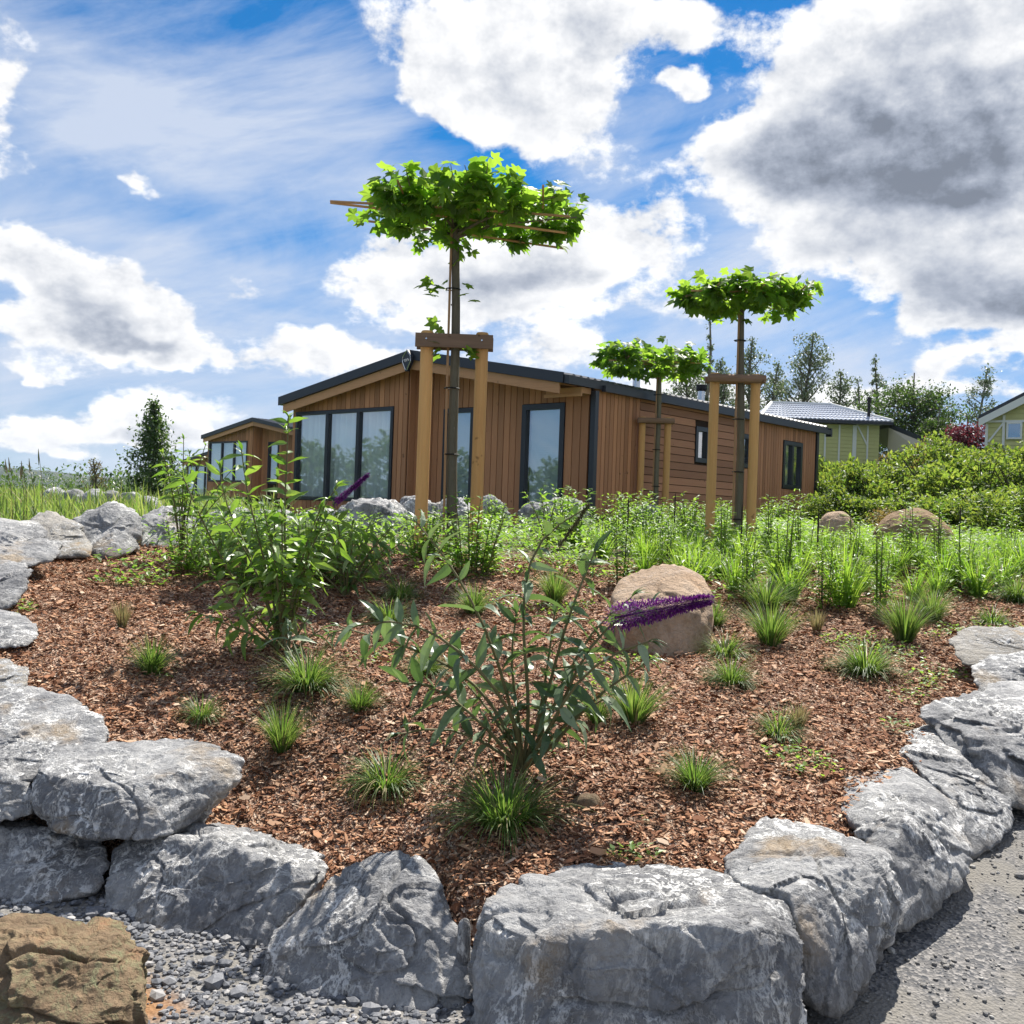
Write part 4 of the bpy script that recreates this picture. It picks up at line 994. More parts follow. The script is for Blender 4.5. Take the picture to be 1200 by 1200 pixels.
# ------------------------------------------------------------------ roof-trained plane trees with their stake frames
def plane_tree(px, pbase, ptop_y, d, xa, xb, zf, ztop, zlow, nleaf, label, seed, leafsize=.125, long_left=False, sprig=False):
    rg = np.random.default_rng(seed)
    base = at(px, pbase, d); base.z = gz(base.x, base.y) - .03
    T_ = thing('plane_tree', base, label, 'tree', 'roof-trained plane trees')
    O = V3(base); top = V3(at(px + 4, ptop_y, d)) - O
    h = top[2]
    t = np.linspace(0, 1, 9)
    tr = np.stack([top[0] * t + .012 * np.sin(t * 7 + seed), .01 * np.sin(t * 5), h * t], 1)
    tb = MB(); tb.tube(tr, .056 - .020 * t, 9)
    for k in range(7):
        q = tr[k + 1]; a = rg.uniform(0, 6.28); tb.tube([q, q + np.array([math.cos(a), math.sin(a), .3]) * .05], [.016, .010], 5)
    obj('trunk', tb, M['bark'], T_)
    X0, X1 = at(xa, 400, d).x - O[0], at(xb, 400, d).x - O[0]
    cx, rx = (X0 + X1) / 2, (X1 - X0) / 2; ry = rx * .92
    zf -= O[2]; ztop -= O[2]; zlow -= O[2]
    # cane lattice
    fr = []
    for k, yy in enumerate((-.5, 0.02, .55)):
        e = .32 if (long_left and k < 2) else .02
        a, b_ = np.array([X0 + .12 - (e + .1 * k if long_left else 0), yy * ry + (.25 if k == 1 and long_left else 0), zf + .02 * k + (.04 if long_left else 0)]), np.array([X1 - .18, yy * ry, zf - .01 * k - (.12 if long_left else 0)])
        if long_left and k < 2: a = V3(at(387, 236 + 1.5 * k, d - .35)) - O
        c = MB(); c.tube([a, (a + b_) / 2 + (0, 0, .01), b_], .012, 6); obj('cane', c, M['bamboo'], T_)
    for k, xx in enumerate((-.55, .05, .6)):
        a, b_ = np.array([cx + xx * rx, -ry * .9, zf + .025]), np.array([cx + xx * rx + .05, ry * .9, zf + .03])
        c = MB(); c.tube([a, b_], .010, 6); obj('cane', c, M['bamboo'], T_)
    # upright cane tied to the trunk
    c = MB(); c.tube([(-.085, -.03, .0), (-.066 + top[0] * .5, -.035, h * .5), (top[0] - .035, -.03, h * .98)], .013, 6); obj('cane', c, M['bamboo'], T_)
    for k, f in enumerate((.12, .30, .50, .66, .80)):
        q = np.array([top[0] * f - .02, -.01, h * f]); b_ = MB(); an = np.linspace(0, 2 * math.pi, 9)
        b_.tube(np.stack([q[0] + .072 * np.cos(an), q[1] + .058 * np.sin(an), q[2] + 0 * an], 1), .007, 4); obj('tie', b_, M['black'], T_)
    # limbs
    lm = MB(); ends = []
    for k in range(11):
        a = k * 2 * math.pi / 11 + rg.uniform(-.2, .2); rr = rg.uniform(.75, .98)
        e = np.array([cx + math.cos(a) * rx * rr, math.sin(a) * ry * rr, zf + rg.uniform(-.03, .08)])
        s0 = np.array([top[0], 0, h * rg.uniform(.93, .995)]); mid = (s0 + e) / 2 + (0, 0, .05)
        lm.tube([s0, s0 * .75 + e * .25 + (0, 0, .05), mid, e], [.017, .014, .011, .006], 6)
        for f in np.linspace(.15, 1, 9): ends.append(s0 * (1 - f) + e * f + (0, 0, .04 * math.sin(f * 3)))
    obj('limb', lm, M['bark'], T_)
    ends = np.array(ends)
    tw = MB()
    leaves = []
    th = ztop - zf; tl = zf - zlow
    nsh = max(26, nleaf // 10)
    for k in range(nsh):   # shoots
        r_ = math.sqrt(rg.uniform(.01, 1)); a = rg.uniform(0, 6.283)
        b0 = np.array([cx + r_ * rx * math.cos(a) * .93, r_ * ry * math.sin(a) * .93, zf + rg.uniform(-.02, .04)])
        up_ = rg.random() < .66; lump_ = .55 + .45 * math.sin(b0[0] * 3.1 + seed) * math.cos(b0[1] * 2.3)
        L = (th * rg.uniform(.15, .66) * (1 - .35 * r_ ** 2) * (.6 + .4 * lump_)) if up_ else tl * rg.uniform(.05, .5) * (1.05 - .75 * r_)
        out = np.array([math.cos(a) * .35 * r_, math.sin(a) * .35 * r_, 1 if up_ else -.8])
        e = b0 + out / np.linalg.norm(out) * L
        tw.tube([b0, (b0 + e) / 2 + rg.normal(0, .015, 3), e], [.006, .005, .003], 4, False)
        m_ = max(5, int(nleaf / nsh))
        for q in range(m_):
            f = (q + rg.random()) / m_; p = b0 * (1 - f) + e * f + rg.normal(0, .05, 3)
            an = rg.uniform(0, 6.283); dr = np.array([math.cos(an), math.sin(an), rg.uniform(-.5, .35) if up_ else rg.uniform(-.95, -.1)])
            leaves.append((p, dr, np.array([rg.normal(0, .55), rg.normal(0, .55) - .25, 1.0]), rg.normal(0, .45), rg.uniform(.62, 1.15)))
    if sprig:
        for (z_, sx, n_) in ((h - .62, -.10, 9), (h - .66, .06, 3), (h - .98, -.06, 3), (h - 1.22, -.09, 3), (h - 1.24, .06, 4)):
            for q in range(n_):
                p = np.array([top[0] * .8 + sx * rg.uniform(.6, 2.4), rg.normal(-.05, .05), z_ + rg.normal(0, .06)])
                leaves.append((p, np.array([np.sign(sx), rg.normal(0, .4), rg.uniform(-.7, .4)]), np.array([rg.normal(0, .5), -.6, 1.0]), rg.normal(0, .4), rg.uniform(.5, .9)))
    for q in range(12):
        p = np.array([top[0] + rg.normal(0, .07), rg.normal(0, .07), h - rg.uniform(.05, .38)]); an = rg.uniform(0, 6.28)
        leaves.append((p, np.array([math.cos(an), math.sin(an), -.8]), np.array([0, -.5, 1.]), rg.normal(0, .4), rg.uniform(.5, .9)))
    tag(obj('twig', tw, M['bark'], T_), kind='stuff')
    mes = [leafmesh('leaf', MAPLE[k], leafsize, M['plane_leaf']) for k in range(6)]
    rg.shuffle(leaves)
    leaves.sort(key=lambda l: l[0][1])      # nearest first
    for k, (p, dr, u, ro, s_) in enumerate(leaves[:290]): place_leaf('leaf', mes[k % 6], T_, p, dr, u, ro, s_)
    rest = leaves[290:]
    if rest:
        mb = MB()
        for k in range(6):
            sub = rest[k::6]
            if not sub: continue
            R = frames(np.array([l[1] for l in sub]), np.array([l[2] for l in sub]), np.array([l[3] for l in sub]))
            mb.scatter(MAPLE[k][0], MAPLE[k][1], np.array([l[0] for l in sub]), R, np.array([l[4] for l in sub]) * leafsize)
        tag(obj('foliage', mb, M['plane_leaf'], T_), kind='stuff')
    return T_
def stakes(pxa, pxb, pyt, pyb, d, label, log=False, r=.062, half=0.0):
    a, b_ = at(pxa, pyt, d), at(pxb, pyt, d)
    T_ = thing('tree_stake_frame', Vector(((a.x + b_.x) / 2, d, gz((a.x + b_.x) / 2, d))), label, 'tree stakes', 'stake frames of the plane trees'); O = V3(T_.location)
    zt = (a.z + b_.z) / 2 - O[2]
    for p in (a, b_):
        x = p.x - O[0]; mb = MB()
        mb.tube([(x, 0, -.3), (x, 0, zt - .015), (x, 0, zt), (x, 0, zt + .003)], [r, r, r * .86, r * .2], 14); obj('stake', mb, M['stake'], T_)
    w = (b_.x - a.x) / 2 + r * 1.7
    if log:
        mb = MB(); mb.tube([(-w, -r - .045, zt - .075), (-w + .01, -r - .045, zt - .075), (w - .01, -r - .045, zt - .07), (w, -r - .045, zt - .07)], [.03, .052, .052, .03], 9); obj('rail', mb, M['log'], T_)
        mb = MB(); mb.tube([(-w, r + .045, zt - .075), (w, r + .045, zt - .07)], .045, 9); obj('rail', mb, M['log'], T_)
    else:
        for s_ in (-1, 1):
            mb = MB(); mb.box((0, s_ * (r + .022), zt - .10), (w, .02, .065)); obj('rail', mb, M['weathered'], T_)
        for p in (a, b_):
            mb = MB(); mb.tube([(p.x - O[0], -r - .055, zt - .09), (p.x - O[0], -r - .043, zt - .09)], .009, 6); obj('bolt', mb, M['steel'], T_)
    mb = MB(); an = np.linspace(0, 2 * math.pi, 13); x = (at((pxa + pxb) / 2, pyt, d).x) - O[0]
    return T_
plane_tree(530, 645, 262, 10.0, 412, 682, 4.30, 4.84, 3.92, 1000, 'nearest and tallest plane tree, canes poking out left of its flat crown', 3, .120, long_left=True, sprig=True)
stakes(501, 565.5, 389, 640, 10.0, 'pair of pine stakes with a board rail at the nearest plane tree')
plane_tree(866, 623, 338, 12.6, 790, 956, 4.14, 4.56, 3.96, 800, 'right-hand plane tree with a thin flat crown before the end of the lodge', 5, .122)
stakes(838, 886, 438, 620, 12.6, 'stakes with a round log rail at the right-hand plane tree', log=True, r=.058)
plane_tree(769, 610, 420, 19.0, 704, 828, 4.25, 5.15, 3.55, 640, 'middle, farthest plane tree with a looser crown in front of the lodge wall', 9, .14)
stakes(753, 783, 489, 606, 19.0, 'thin stakes and rail at the middle, farthest plane tree', log=True, r=.062)

# ------------------------------------------------------------------ shrubs with long leaves (buddleia) in the bed
def leafy_shrub(base, label, stems, mat, leafsize, seed, nl=290, name='leafy_shrub', flowers=(), nodes=.085, lowleaf=0, cat='shrub'):
    """stems: list of world polylines"""
    rg = np.random.default_rng(seed)
    T_ = thing(name, base, label, cat); O = V3(base)
    leaves = []
    for st in stems:
        st = np.array([V3(v) for v in st]) - O
        # smooth the stem
        seg = np.linalg.norm(np.diff(st, axis=0), axis=1); L = seg.sum(); cum = np.concatenate([[0], np.cumsum(seg)]) / L
        n = max(6, int(L / .09)); t = np.linspace(0, 1, n)
        P_ = np.stack([np.interp(t, cum, st[:, k]) for k in range(3)], 1)
        for _ in range(2): P_[1:-1] = (P_[:-2] + 2 * P_[1:-1] + P_[2:]) / 4
        mb = MB(); mb.tube(P_, .008 * (1 - .72 * t) + .001, 5); obj('stem', mb, M['stem'], T_)
        m_ = int(L / nodes); 
        for k in range(m_):
            f = .12 + .88 * (k + .5) / m_
            if f < .38 and rg.random() < .62: continue
            p = np.array([np.interp(f, t, P_[:, a]) for a in range(3)]); q = np.array([np.interp(min(1, f + .02), t, P_[:, a]) for a in range(3)])
            tg = q - p; tg /= np.linalg.norm(tg) + 1e-9
            an = (k % 2) * math.pi / 2 + rg.normal(0, .5)
            sd_ = np.cross(tg, [math.cos(an), math.sin(an), .1]); sd_ /= np.linalg.norm(sd_) + 1e-9
            for s_ in (-1, 1):
                if rg.random() < .10: continue
                dr = sd_ * s_ + tg * rg.uniform(.25, .8) + np.array([0, 0, rg.uniform(-.55, .25)])
                leaves.append((p, dr, np.array([rg.normal(0, .25), rg.normal(0, .25), 1]), rg.normal(0, .5), leafsize * rg.uniform(.55, 1.15) * (1.05 - .45 * abs(f - .55))))
            if rg.random() < .35:      # axillary tuft
                for _ in range(3): leaves.append((p, rg.normal(0, 1, 3) + tg, np.array([0, 0, 1.]), rg.normal(0, .5), leafsize * rg.uniform(.25, .5)))
        for _ in range(4): leaves.append((P_[-1], (P_[-1] - P_[-3]) / .1 + rg.normal(0, .6, 3), np.array([0, 0, 1.]), 0, leafsize * rg.uniform(.3, .55)))
    mes = [leafmesh('leaf', t_, 1.0, mat) for t_ in LANCE]
    leaves.sort(key=lambda l: -l[4])
    for k, (p, dr, u, ro, s_) in enumerate(leaves[:nl]): place_leaf('leaf', mes[k % 5], T_, p, dr, u, ro, s_)
    rest = leaves[nl:]
    if rest:
        mb = MB()
        for k in range(5):
            sub = rest[k::5]
            if sub: mb.scatter(LANCE[k][0], LANCE[k][1], np.array([l[0] for l in sub]), frames(np.array([l[1] for l in sub]), np.array([l[2] for l in sub]), np.array([l[3] for l in sub])), np.array([l[4] for l in sub]))
        tag(obj('small_leaf', mb, mat, T_), kind='stuff')
    for (fa, fb, r0, col) in flowers:
        a, b_ = V3(fa) - O, V3(fb) - O; n = int(2300 * r0 / .03); f = rg.random(n) ** .9
        ax = b_ - a; p = a[None] + ax[None] * f[:, None]; rr = r0 * (1.05 - .8 * f) * rg.uniform(.5, 1, n)
        v = rg.normal(size=(n, 3)); v /= np.linalg.norm(v, axis=1)[:, None]
        mb = MB(); mb.tube([a, b_], [.004, .001], 4)
        mb.scatter(*SMALL[0], p + v * rr[:, None], frames(v), np.full(n, .013))
        obj('flower_spike', mb, M[col], T_)
    return T_
def stemfan(base, n, h, spread, seed, lean=(0, 0), arch=.3):
    rg = np.random.default_rng(seed); out = []
    for k in range(n):
        a = k * 2.4 + rg.uniform(-.4, .4); r_ = spread * rg.uniform(.25, 1); hh = h * rg.uniform(.6, 1.0) * (1 - .2 * r_ / max(spread, .01))
        e = Vector((math.cos(a) * r_ + lean[0] * hh, math.sin(a) * r_ + lean[1] * hh, hh))
        out.append([base, base + Vector((e.x * .3, e.y * .3, hh * .45)), base + Vector((e.x * .7, e.y * .7, hh * .82)), base + e])
    return out
bA = hit(330, 762)
stA = [[bA, at(318, 690, bA.y), at(300, 620, bA.y - .1), at(286, 560, bA.y - .1), at(283, 528, bA.y - .1)],
       [bA, at(335, 680, bA.y), at(333, 600, bA.y), at(336, 540, bA.y), at(338, 490, bA.y)],
       [bA, at(330, 690, bA.y + .1), at(320, 620, bA.y + .2), at(325, 560, bA.y + .1)],
       [bA, at(300, 720, bA.y + .1), at(262, 660, bA.y + .1), at(232, 600, bA.y), at(215, 560, bA.y)],
       [bA, at(290, 730, bA.y - .2), at(255, 690, bA.y - .2), at(238, 640, bA.y - .2)],
       [bA, at(350, 700, bA.y), at(362, 650, bA.y), at(372, 600, bA.y), at(395, 570, bA.y)],
       [bA, at(300, 745, bA.y - .25), at(262, 730, bA.y - .4), at(232, 718, bA.y - .45)],
       [bA, at(345, 720, bA.y + .2), at(352, 660, bA.y + .2), at(350, 610, bA.y + .2)],
       [bA, at(310, 700, bA.y), at(290, 640, bA.y + .2), at(262, 590, bA.y + .2), at(258, 550, bA.y + .2)]] + stemfan(bA, 10, .95, .50, 3)
leafy_shrub(bA, 'tallest leafy shrub, left of the nearest tree, a purple spike on its right', stA, M['shrub_leaf'], .150, 31, nodes=.062,
            flowers=[(at(392, 590, bA.y), at(432, 556, bA.y), .018, 'flower')])
bB = hit(612, 905)
y = bB.y
stB = [[bB, at(622, 840, y), at(612, 740, y), at(615, 660, y), at(640, 615, y), at(683, 598, y)],
       [bB, at(600, 830, y), at(572, 740, y - .1), at(540, 680, y - .15), at(510, 635, y - .1), at(488, 612, y)],
       [bB, at(640, 820, y), at(660, 740, y - .1), at(690, 660, y - .1), at(700, 640, y)],
       [bB, at(650, 850, y - .1), at(680, 770, y - .2), at(720, 720, y - .2), at(765, 705, y - .2)],
       [bB, at(640, 860, y - .2), at(672, 800, y - .3), at(715, 760, y - .35), at(760, 752, y - .35)],
       [bB, at(600, 860, y), at(560, 800, y), at(510, 770, y), at(455, 750, y - .1), at(400, 735, y - .1)],
       [bB, at(590, 870, y - .1), at(545, 830, y - .1), at(500, 790, y - .1), at(470, 800, y - .2)],
       [bB, at(610, 840, y + .1), at(595, 780, y + .1), at(605, 720, y + .1)],
       [bB, at(590, 880, y), at(540, 850, y), at(500, 850, y), at(470, 860, y - .1)],
       [bB, at(610, 850, y - .1), at(570, 790, y - .2), at(500, 730, y - .25), at(440, 722, y - .25), at(395, 740, y - .25)],
       [bB, at(655, 870, y - .1), at(690, 820, y - .2), at(735, 790, y - .2), at(760, 775, y - .25)],
       [bB, at(645, 840, y), at(668, 780, y - .1), at(705, 720, y - .1), at(740, 700, y - .1)],
       [bB, at(632, 850, y + .1), at(640, 790, y + .1), at(650, 720, y + .1)]] + stemfan(bB, 2, .55, .34, 8)
leafy_shrub(bB, 'sparse grey-green shrub in the foreground centre with a purple panicle reaching the fieldstone', stB, M['buddleia'], .150, 37, nodes=.078,
            flowers=[(at(720, 724, y - .28), at(833, 702, y - .22), .058, 'flower'), (at(655, 640, y), at(690, 592, y), .007, 'stem')])
bD = hit(212, 655)
leafy_shrub(bD, 'thin-stemmed leafy shrub before the grey boulder, left of the tallest shrub', stemfan(bD, 9, 1.15, .45, 12) + [[bD, at(215, 600, bD.y), at(205, 560, bD.y), at(196, 545, bD.y)]], M['shrub_leaf'], .13, 41, nl=220)
bE = hit(405, 700)
leafy_shrub(bE, 'bushy bright green shrub between the tallest shrub and the nearest tree', stemfan(bE, 15, .75, .55, 15), M['shrub_leaf'], .13, 43, nl=260, nodes=.06)
bF = hit(560, 830)
bG = hit(320, 790)
leafy_shrub(hit(338, 776), 'low drooping shoot with long leaves at the foot of the tallest shrub', stemfan(hit(338, 776), 4, .30, .22, 18), M['buddleia'], .15, 47, nl=60)
leafy_shrub(hit(640, 640), 'small upright shrub with arching tips before the glazed door', stemfan(hit(640, 640), 7, .75, .35, 19), M['perennial'], .13, 49, nl=120)

# ------------------------------------------------------------------ tufts and clumps
def blades(n, h, spread, seed, w=.0035, droop=.9, upright=.5):
    rg = np.random.default_rng(seed); V = []; F = []
    a = rg.uniform(0, 6.283, n); r0 = spread * .16 * np.sqrt(rg.random(n)); tilt = rg.random(n) ** .8 * (1.25 - upright); L = h * rg.uniform(.55, 1.15, n)
    segs = 4; V = np.zeros((n, segs + 1, 2, 3)); dx = np.stack([np.cos(a), np.sin(a)], 1); px_ = np.stack([-np.sin(a), np.cos(a)], 1)
    pos = np.stack([dx[:, 0] * r0, dx[:, 1] * r0, np.zeros(n)], 1); ang = tilt.copy()
    for k in range(segs + 1):
        ww = w * (1 - (k / segs) ** 1.6) + .0004
        V[:, k, 0, :2] = pos[:, :2] - px_ * ww; V[:, k, 1, :2] = pos[:, :2] + px_ * ww; V[:, k, :, 2] = pos[:, 2:3]
        st = L / segs; pos[:, :2] += dx * (np.sin(ang) * st)[:, None]; pos[:, 2] += np.cos(ang) * st; ang = ang + droop * (.15 + .35 * tilt) * rg.uniform(.5, 1.3, n)
    F = np.array([(k * 2, k * 2 + 1, k * 2 + 3, k * 2 + 2) for k in range(segs)])
    idx = (F[None] + (np.arange(n) * (segs + 1) * 2)[:, None, None]).reshape(-1, 4)
    return MB().add(V.reshape(-1, 3), idx)
TUFT = [blades([420, 300, 520, 360][k], [.26, .20, .24, .29][k], [.30, .36, .42, .26][k], 60 + k, w=.0024, droop=[.9, 1.5, 1.2, .7][k], upright=[.5, .2, .3, .7][k]).mesh('grass_tuft') for k in range(4)]
TUFT_DRY = [blades(150, .22, .2, 70 + k, droop=.5, upright=.9).mesh('grass_tuft') for k in range(2)]
for me in TUFT: me.materials.append(M['grass'])
for me in TUFT_DRY: me.materials.append(M['grass_dry'])
tufts = [(178, 790, 52, 0, 'grass tuft alone on the bark, far left of the bed'), (236, 840, 50, 0, 'grass tuft right of the far-left one, nearer the flat slab'), (360, 808, 78, 0, 'full grass tuft at the foot of the tallest shrub'),
         (330, 882, 58, 0, 'upright grass tuft just beyond the jutting flat slab'), (422, 832, 44, 0, 'small grass tuft under the long side shoot of the front shrub'), (452, 920, 90, 0, 'wide pale grass tuft left of the front shrub'),
         (592, 965, 108, 0, 'largest, darkest grass tuft nearest the camera, in the front shrub shade'), (742, 848, 74, 0, 'grass tuft right of the front shrub, under its lowest leaves'), (814, 925, 66, 0, 'flattish grass tuft on bare bark nearest the right front boulders'),
         (912, 862, 60, 0, 'grass tuft with a dry brown half, right part of the bed'), (856, 803, 50, 0, 'small tuft below the fieldstone, to its right'), (903, 757, 66, 0, 'dense grass tuft in front of another, right of the fieldstone'),
         (898, 716, 62, 0, 'grass tuft directly behind the dense one right of the fieldstone'), (850, 768, 62, 0, 'spreading tuft touching the right side of the fieldstone'), (1014, 790, 66, 0, 'neat round grass tuft standing clear in the right half of the bed'),
         (1060, 752, 60, 0, 'grass tuft behind the neat round one, toward the ochre slab'), (1092, 728, 50, 0, 'small tuft at the back beside the strap-leaved clumps'), (1163, 732, 46, 0, 'grass tuft just above the ochre slab at the right edge'),
         (1192, 705, 46, 0, 'last grass tuft at the right edge of the picture'), (650, 708, 46, 0, 'pale tuft behind the front shrub, left of the fieldstone'), (836, 735, 40, 0, 'little tuft peeping above the fieldstone right shoulder'),
         (470, 700, 52, 0, 'shaded tuft in the nearest tree shadow'), (500, 790, 44, 0, 'small tuft right under the front shrub left branches'), (700, 850, 40, 0, 'small tuft among the front shrub right-hand leaves'),
         (555, 720, 44, 0, 'grass tuft behind the front shrub, below the tree stakes'), (455, 730, 60, 0, 'dark tuft in the shade right of the tallest shrub')]
for k, (px, py, wpx, dry, lab) in enumerate(tufts):
    p = hit(px, py); s_ = wpx * 1.22 * p.y / FPX / .34
    o = obj('grass_tuft', TUFT[k % 4], None, None, p - Vector((0, 0, .012))); o.rotation_euler = (0, 0, k * 1.7); o.scale = (s_, s_, s_ * (.85 if wpx > 60 else 1.0)); tag(o, lab, 'grass', 'grass tufts on the bark')
for k, (px, py, wpx, lab) in enumerate([(935, 858, 34, 'dry straw-brown tuft grown against a green one, right part of the bed'), (957, 742, 26, 'tiny dry brown tuft between two green tufts at the right'), (143, 735, 30, 'small withered brown tuft at the left of the bed')]):
    p = hit(px, py); s_ = wpx * p.y / FPX / .20
    o = obj('grass_tuft', TUFT_DRY[k % 2], None, None, p - Vector((0, 0, .01))); o.scale = (s_, s_, s_); o.rotation_euler = (0, 0, k); tag(o, lab, 'grass', 'grass tufts on the bark')

# perennials: several builds, then copies
def perennial(seed, nst, h, spread, tpl, leaf, per, mat, droop=.1, spike=False):
    rg = np.random.default_rng(seed); sm = MB(); lf = []
    for k in range(nst):
        a = rg.uniform(0, 6.283); r_ = spread * math.sqrt(rg.random()); hh = h * rg.uniform(.65, 1.05)
        b0 = np.array([math.cos(a) * r_ * .45, math.sin(a) * r_ * .45, -.02]); e = np.array([math.cos(a) * r_, math.sin(a) * r_, hh])
        sm.tube([b0, (b0 + e) / 2 + (0, 0, hh * .06), e], [.004, .0035, .002], 4, False)
        for q in range(per):
            f = .12 + .88 * (q + .5) / per; p = b0 * (1 - f) + e * f; an = q * 2.4 + a
            lf.append((p, np.array([math.cos(an), math.sin(an), rg.uniform(.1, .9)]), leaf * rg.uniform(.7, 1.1) * (1.1 - .55 * f)))
        if spike and rg.random() < .3: sm.tube([e, e + (0, 0, h * .35), e + (0, 0, h * .42)], [.006, .007, .002], 5)
    mb = MB(); L_ = [tpl[i % len(tpl)] for i in range(3)]
    for i in range(3):
        sub = lf[i::3]; mb.scatter(L_[i][0], L_[i][1], np.array([l[0] for l in sub]), frames(np.array([l[1] for l in sub]), (0, 0, 1)), np.array([l[2] for l in sub]))
    a, b_ = sm.mesh('stems'), mb.mesh('foliage'); a.materials.append(M['stem'] if not spike else M['dark_stem']); b_.materials.append(mat)
    return a, b_
def strap_clump(seed):
    a = blades(95, .52, .5, seed, w=.0085, droop=.75, upright=.75).mesh('foliage'); a.materials.append(M['lily'])
    st, fo = perennial(seed + 5, 5, .42, .13, NARROW, .13, 22, M['lily'])
    return a, fo
def scatter_plants(name, protos, spots, labels, cat, group, jitter=.25):
    rg = np.random.default_rng(len(spots))
    for k, (x, y_, s_) in enumerate(spots):
        st, fo = protos[k % len(protos)]
        r = thing(name, (x, y_, gz(x, y_) - .01), labels[k] if isinstance(labels, list) else labels, cat, group, rz=rg.uniform(0, 6.28)); r.scale = (s_,) * 3
        obj('stems' if name != 'strap_leaved_perennial' else 'blades', st, None, r); obj('foliage', fo, None, r)
PER = [perennial(80 + k, 20, .52, .27, [LANCE[0], SMALL[0], LANCE[1]], .125, 15, M['perennial']) for k in range(5)]
LIL = [strap_clump(90 + 7 * k) for k in range(4)]
SPK = [perennial(100 + k, 5, .60, .09, NARROW, .15, 34, M['lily'], spike=(k == 0)) for k in range(3)]
rg = np.random.default_rng(77)
def spots_in(poly_px, n, mind, smin=.8, smax=1.2):
    """plants kept a little apart inside an area of the bed given by pixels of its outline"""
    pw = [hit(*q) for q in poly_px]; pw = [(v.x, v.y) for v in pw]; xs, ys = [p[0] for p in pw], [p[1] for p in pw]; out = []
    t = 0
    while len(out) < n and t < 6000:
        t += 1; x, y_ = rg.uniform(min(xs), max(xs)), rg.uniform(min(ys), max(ys))
        if sdf(pw, np.array([x]), np.array([y_]))[0] > 0: continue
        if any((x - a) ** 2 + (y_ - b_) ** 2 < mind ** 2 for a, b_, _ in out): continue
        if abs(x - .93) < .42 and abs(y_ - 6.4) < .5: continue
        if (abs(x - 4.95) < 1.0 and 11.2 < y_ < 13.8) or (abs(x - 4.15) < .5 and 12 < y_ < 14): continue
        out.append((x, y_, rg.uniform(smin, smax)))
    return sorted(out, key=lambda q: q[1])
s1 = spots_in([(372, 690), (520, 680), (620, 700), (700, 672), (840, 652), (960, 622), (700, 606), (560, 614), (460, 630), (400, 650)], 185, .27, .85, 1.35)
scatter_plants('leafy_perennial', PER, s1, 'bright green leafy perennial in the dense drift behind the nearest tree and fieldstone', 'plant', 'leafy perennials in the middle of the bed')
s2 = spots_in([(790, 690), (850, 702), (960, 716), (1040, 708), (1200, 690), (1240, 650), (1130, 640), (960, 642), (700, 655)], 85, .36, .7, 1.2)
s1 = [(x, y_, s_ * (1 if y_ < 12 else .8)) for x, y_, s_ in s1]
s2 = [(x, y_, s_ * (.95 if y_ < 8 else .72 if y_ < 11 else .60)) for x, y_, s_ in s2]
scatter_plants('strap_leaved_perennial', LIL, s2, 'clump of yellow-green strap leaves in the drift before the hedge and wide fieldstone', 'plant', 'strap-leaved clumps at the back right')
s3 = [(px, py) for px, py in [(965, 716), (1031, 722), (918, 690), (876, 702), (1000, 690), (1066, 668), (1128, 690), (846, 668), (940, 668), (780, 676), (1098, 676), (1180, 664), (728, 688), (900, 660)]]
sp = [(hit(*q).x, hit(*q).y, 1.0 + .12 * (i % 3)) for i, q in enumerate(s3)]
LB = ['tall spike plant with narrow leaves, standing alone in front of the clumps at right centre', 'tall dark-tipped spike plant farthest forward, right of the lone one', 'spike plant behind and left of the foremost ones', 'spike plant right of the fieldstone top', 'spike plant between the two foremost, farther back',
      'spike plant below the wide brown fieldstone', 'spike plant at the front of the clumps toward the right edge', 'spike plant just above and right of the fieldstone', 'spike plant in front of the smaller rounded fieldstone', 'spike plant directly above the fieldstone',
      'spike plant below the right end of the wide fieldstone', 'spike plant nearest the right edge', 'spike plant up and left of the fieldstone', 'spike plant below the right plane tree right stake']
scatter_plants('spike_perennial', SPK, sp, LB, 'plant', 'spike plants among the clumps')
s4 = spots_in([(196, 668), (300, 700), (390, 690), (400, 640), (250, 640)], 16, .30, .7, 1.0)
scatter_plants('leafy_perennial', PER, s4, 'green leafy perennial around the foot of the two left shrubs', 'plant', 'leafy perennials by the left shrubs')
s5 = spots_in([(60, 655), (420, 640), (1000, 612), (640, 606), (300, 615)], 34, .4, .6, .9)

# a low yellow-leaved plant between the rounded fieldstones
q = hit(1010, 632, 12, 20); r = thing('yellow_leaved_plant', (q.x, q.y, gz(q.x, q.y)), 'low yellow-leaved plant between the two rounded fieldstones', 'plant')
a, b_ = perennial(140, 14, .5, .30, SMALL, .13, 9, M['hedge_yellow']); obj('stems', a, None, r); obj('foliage', b_, None, r)
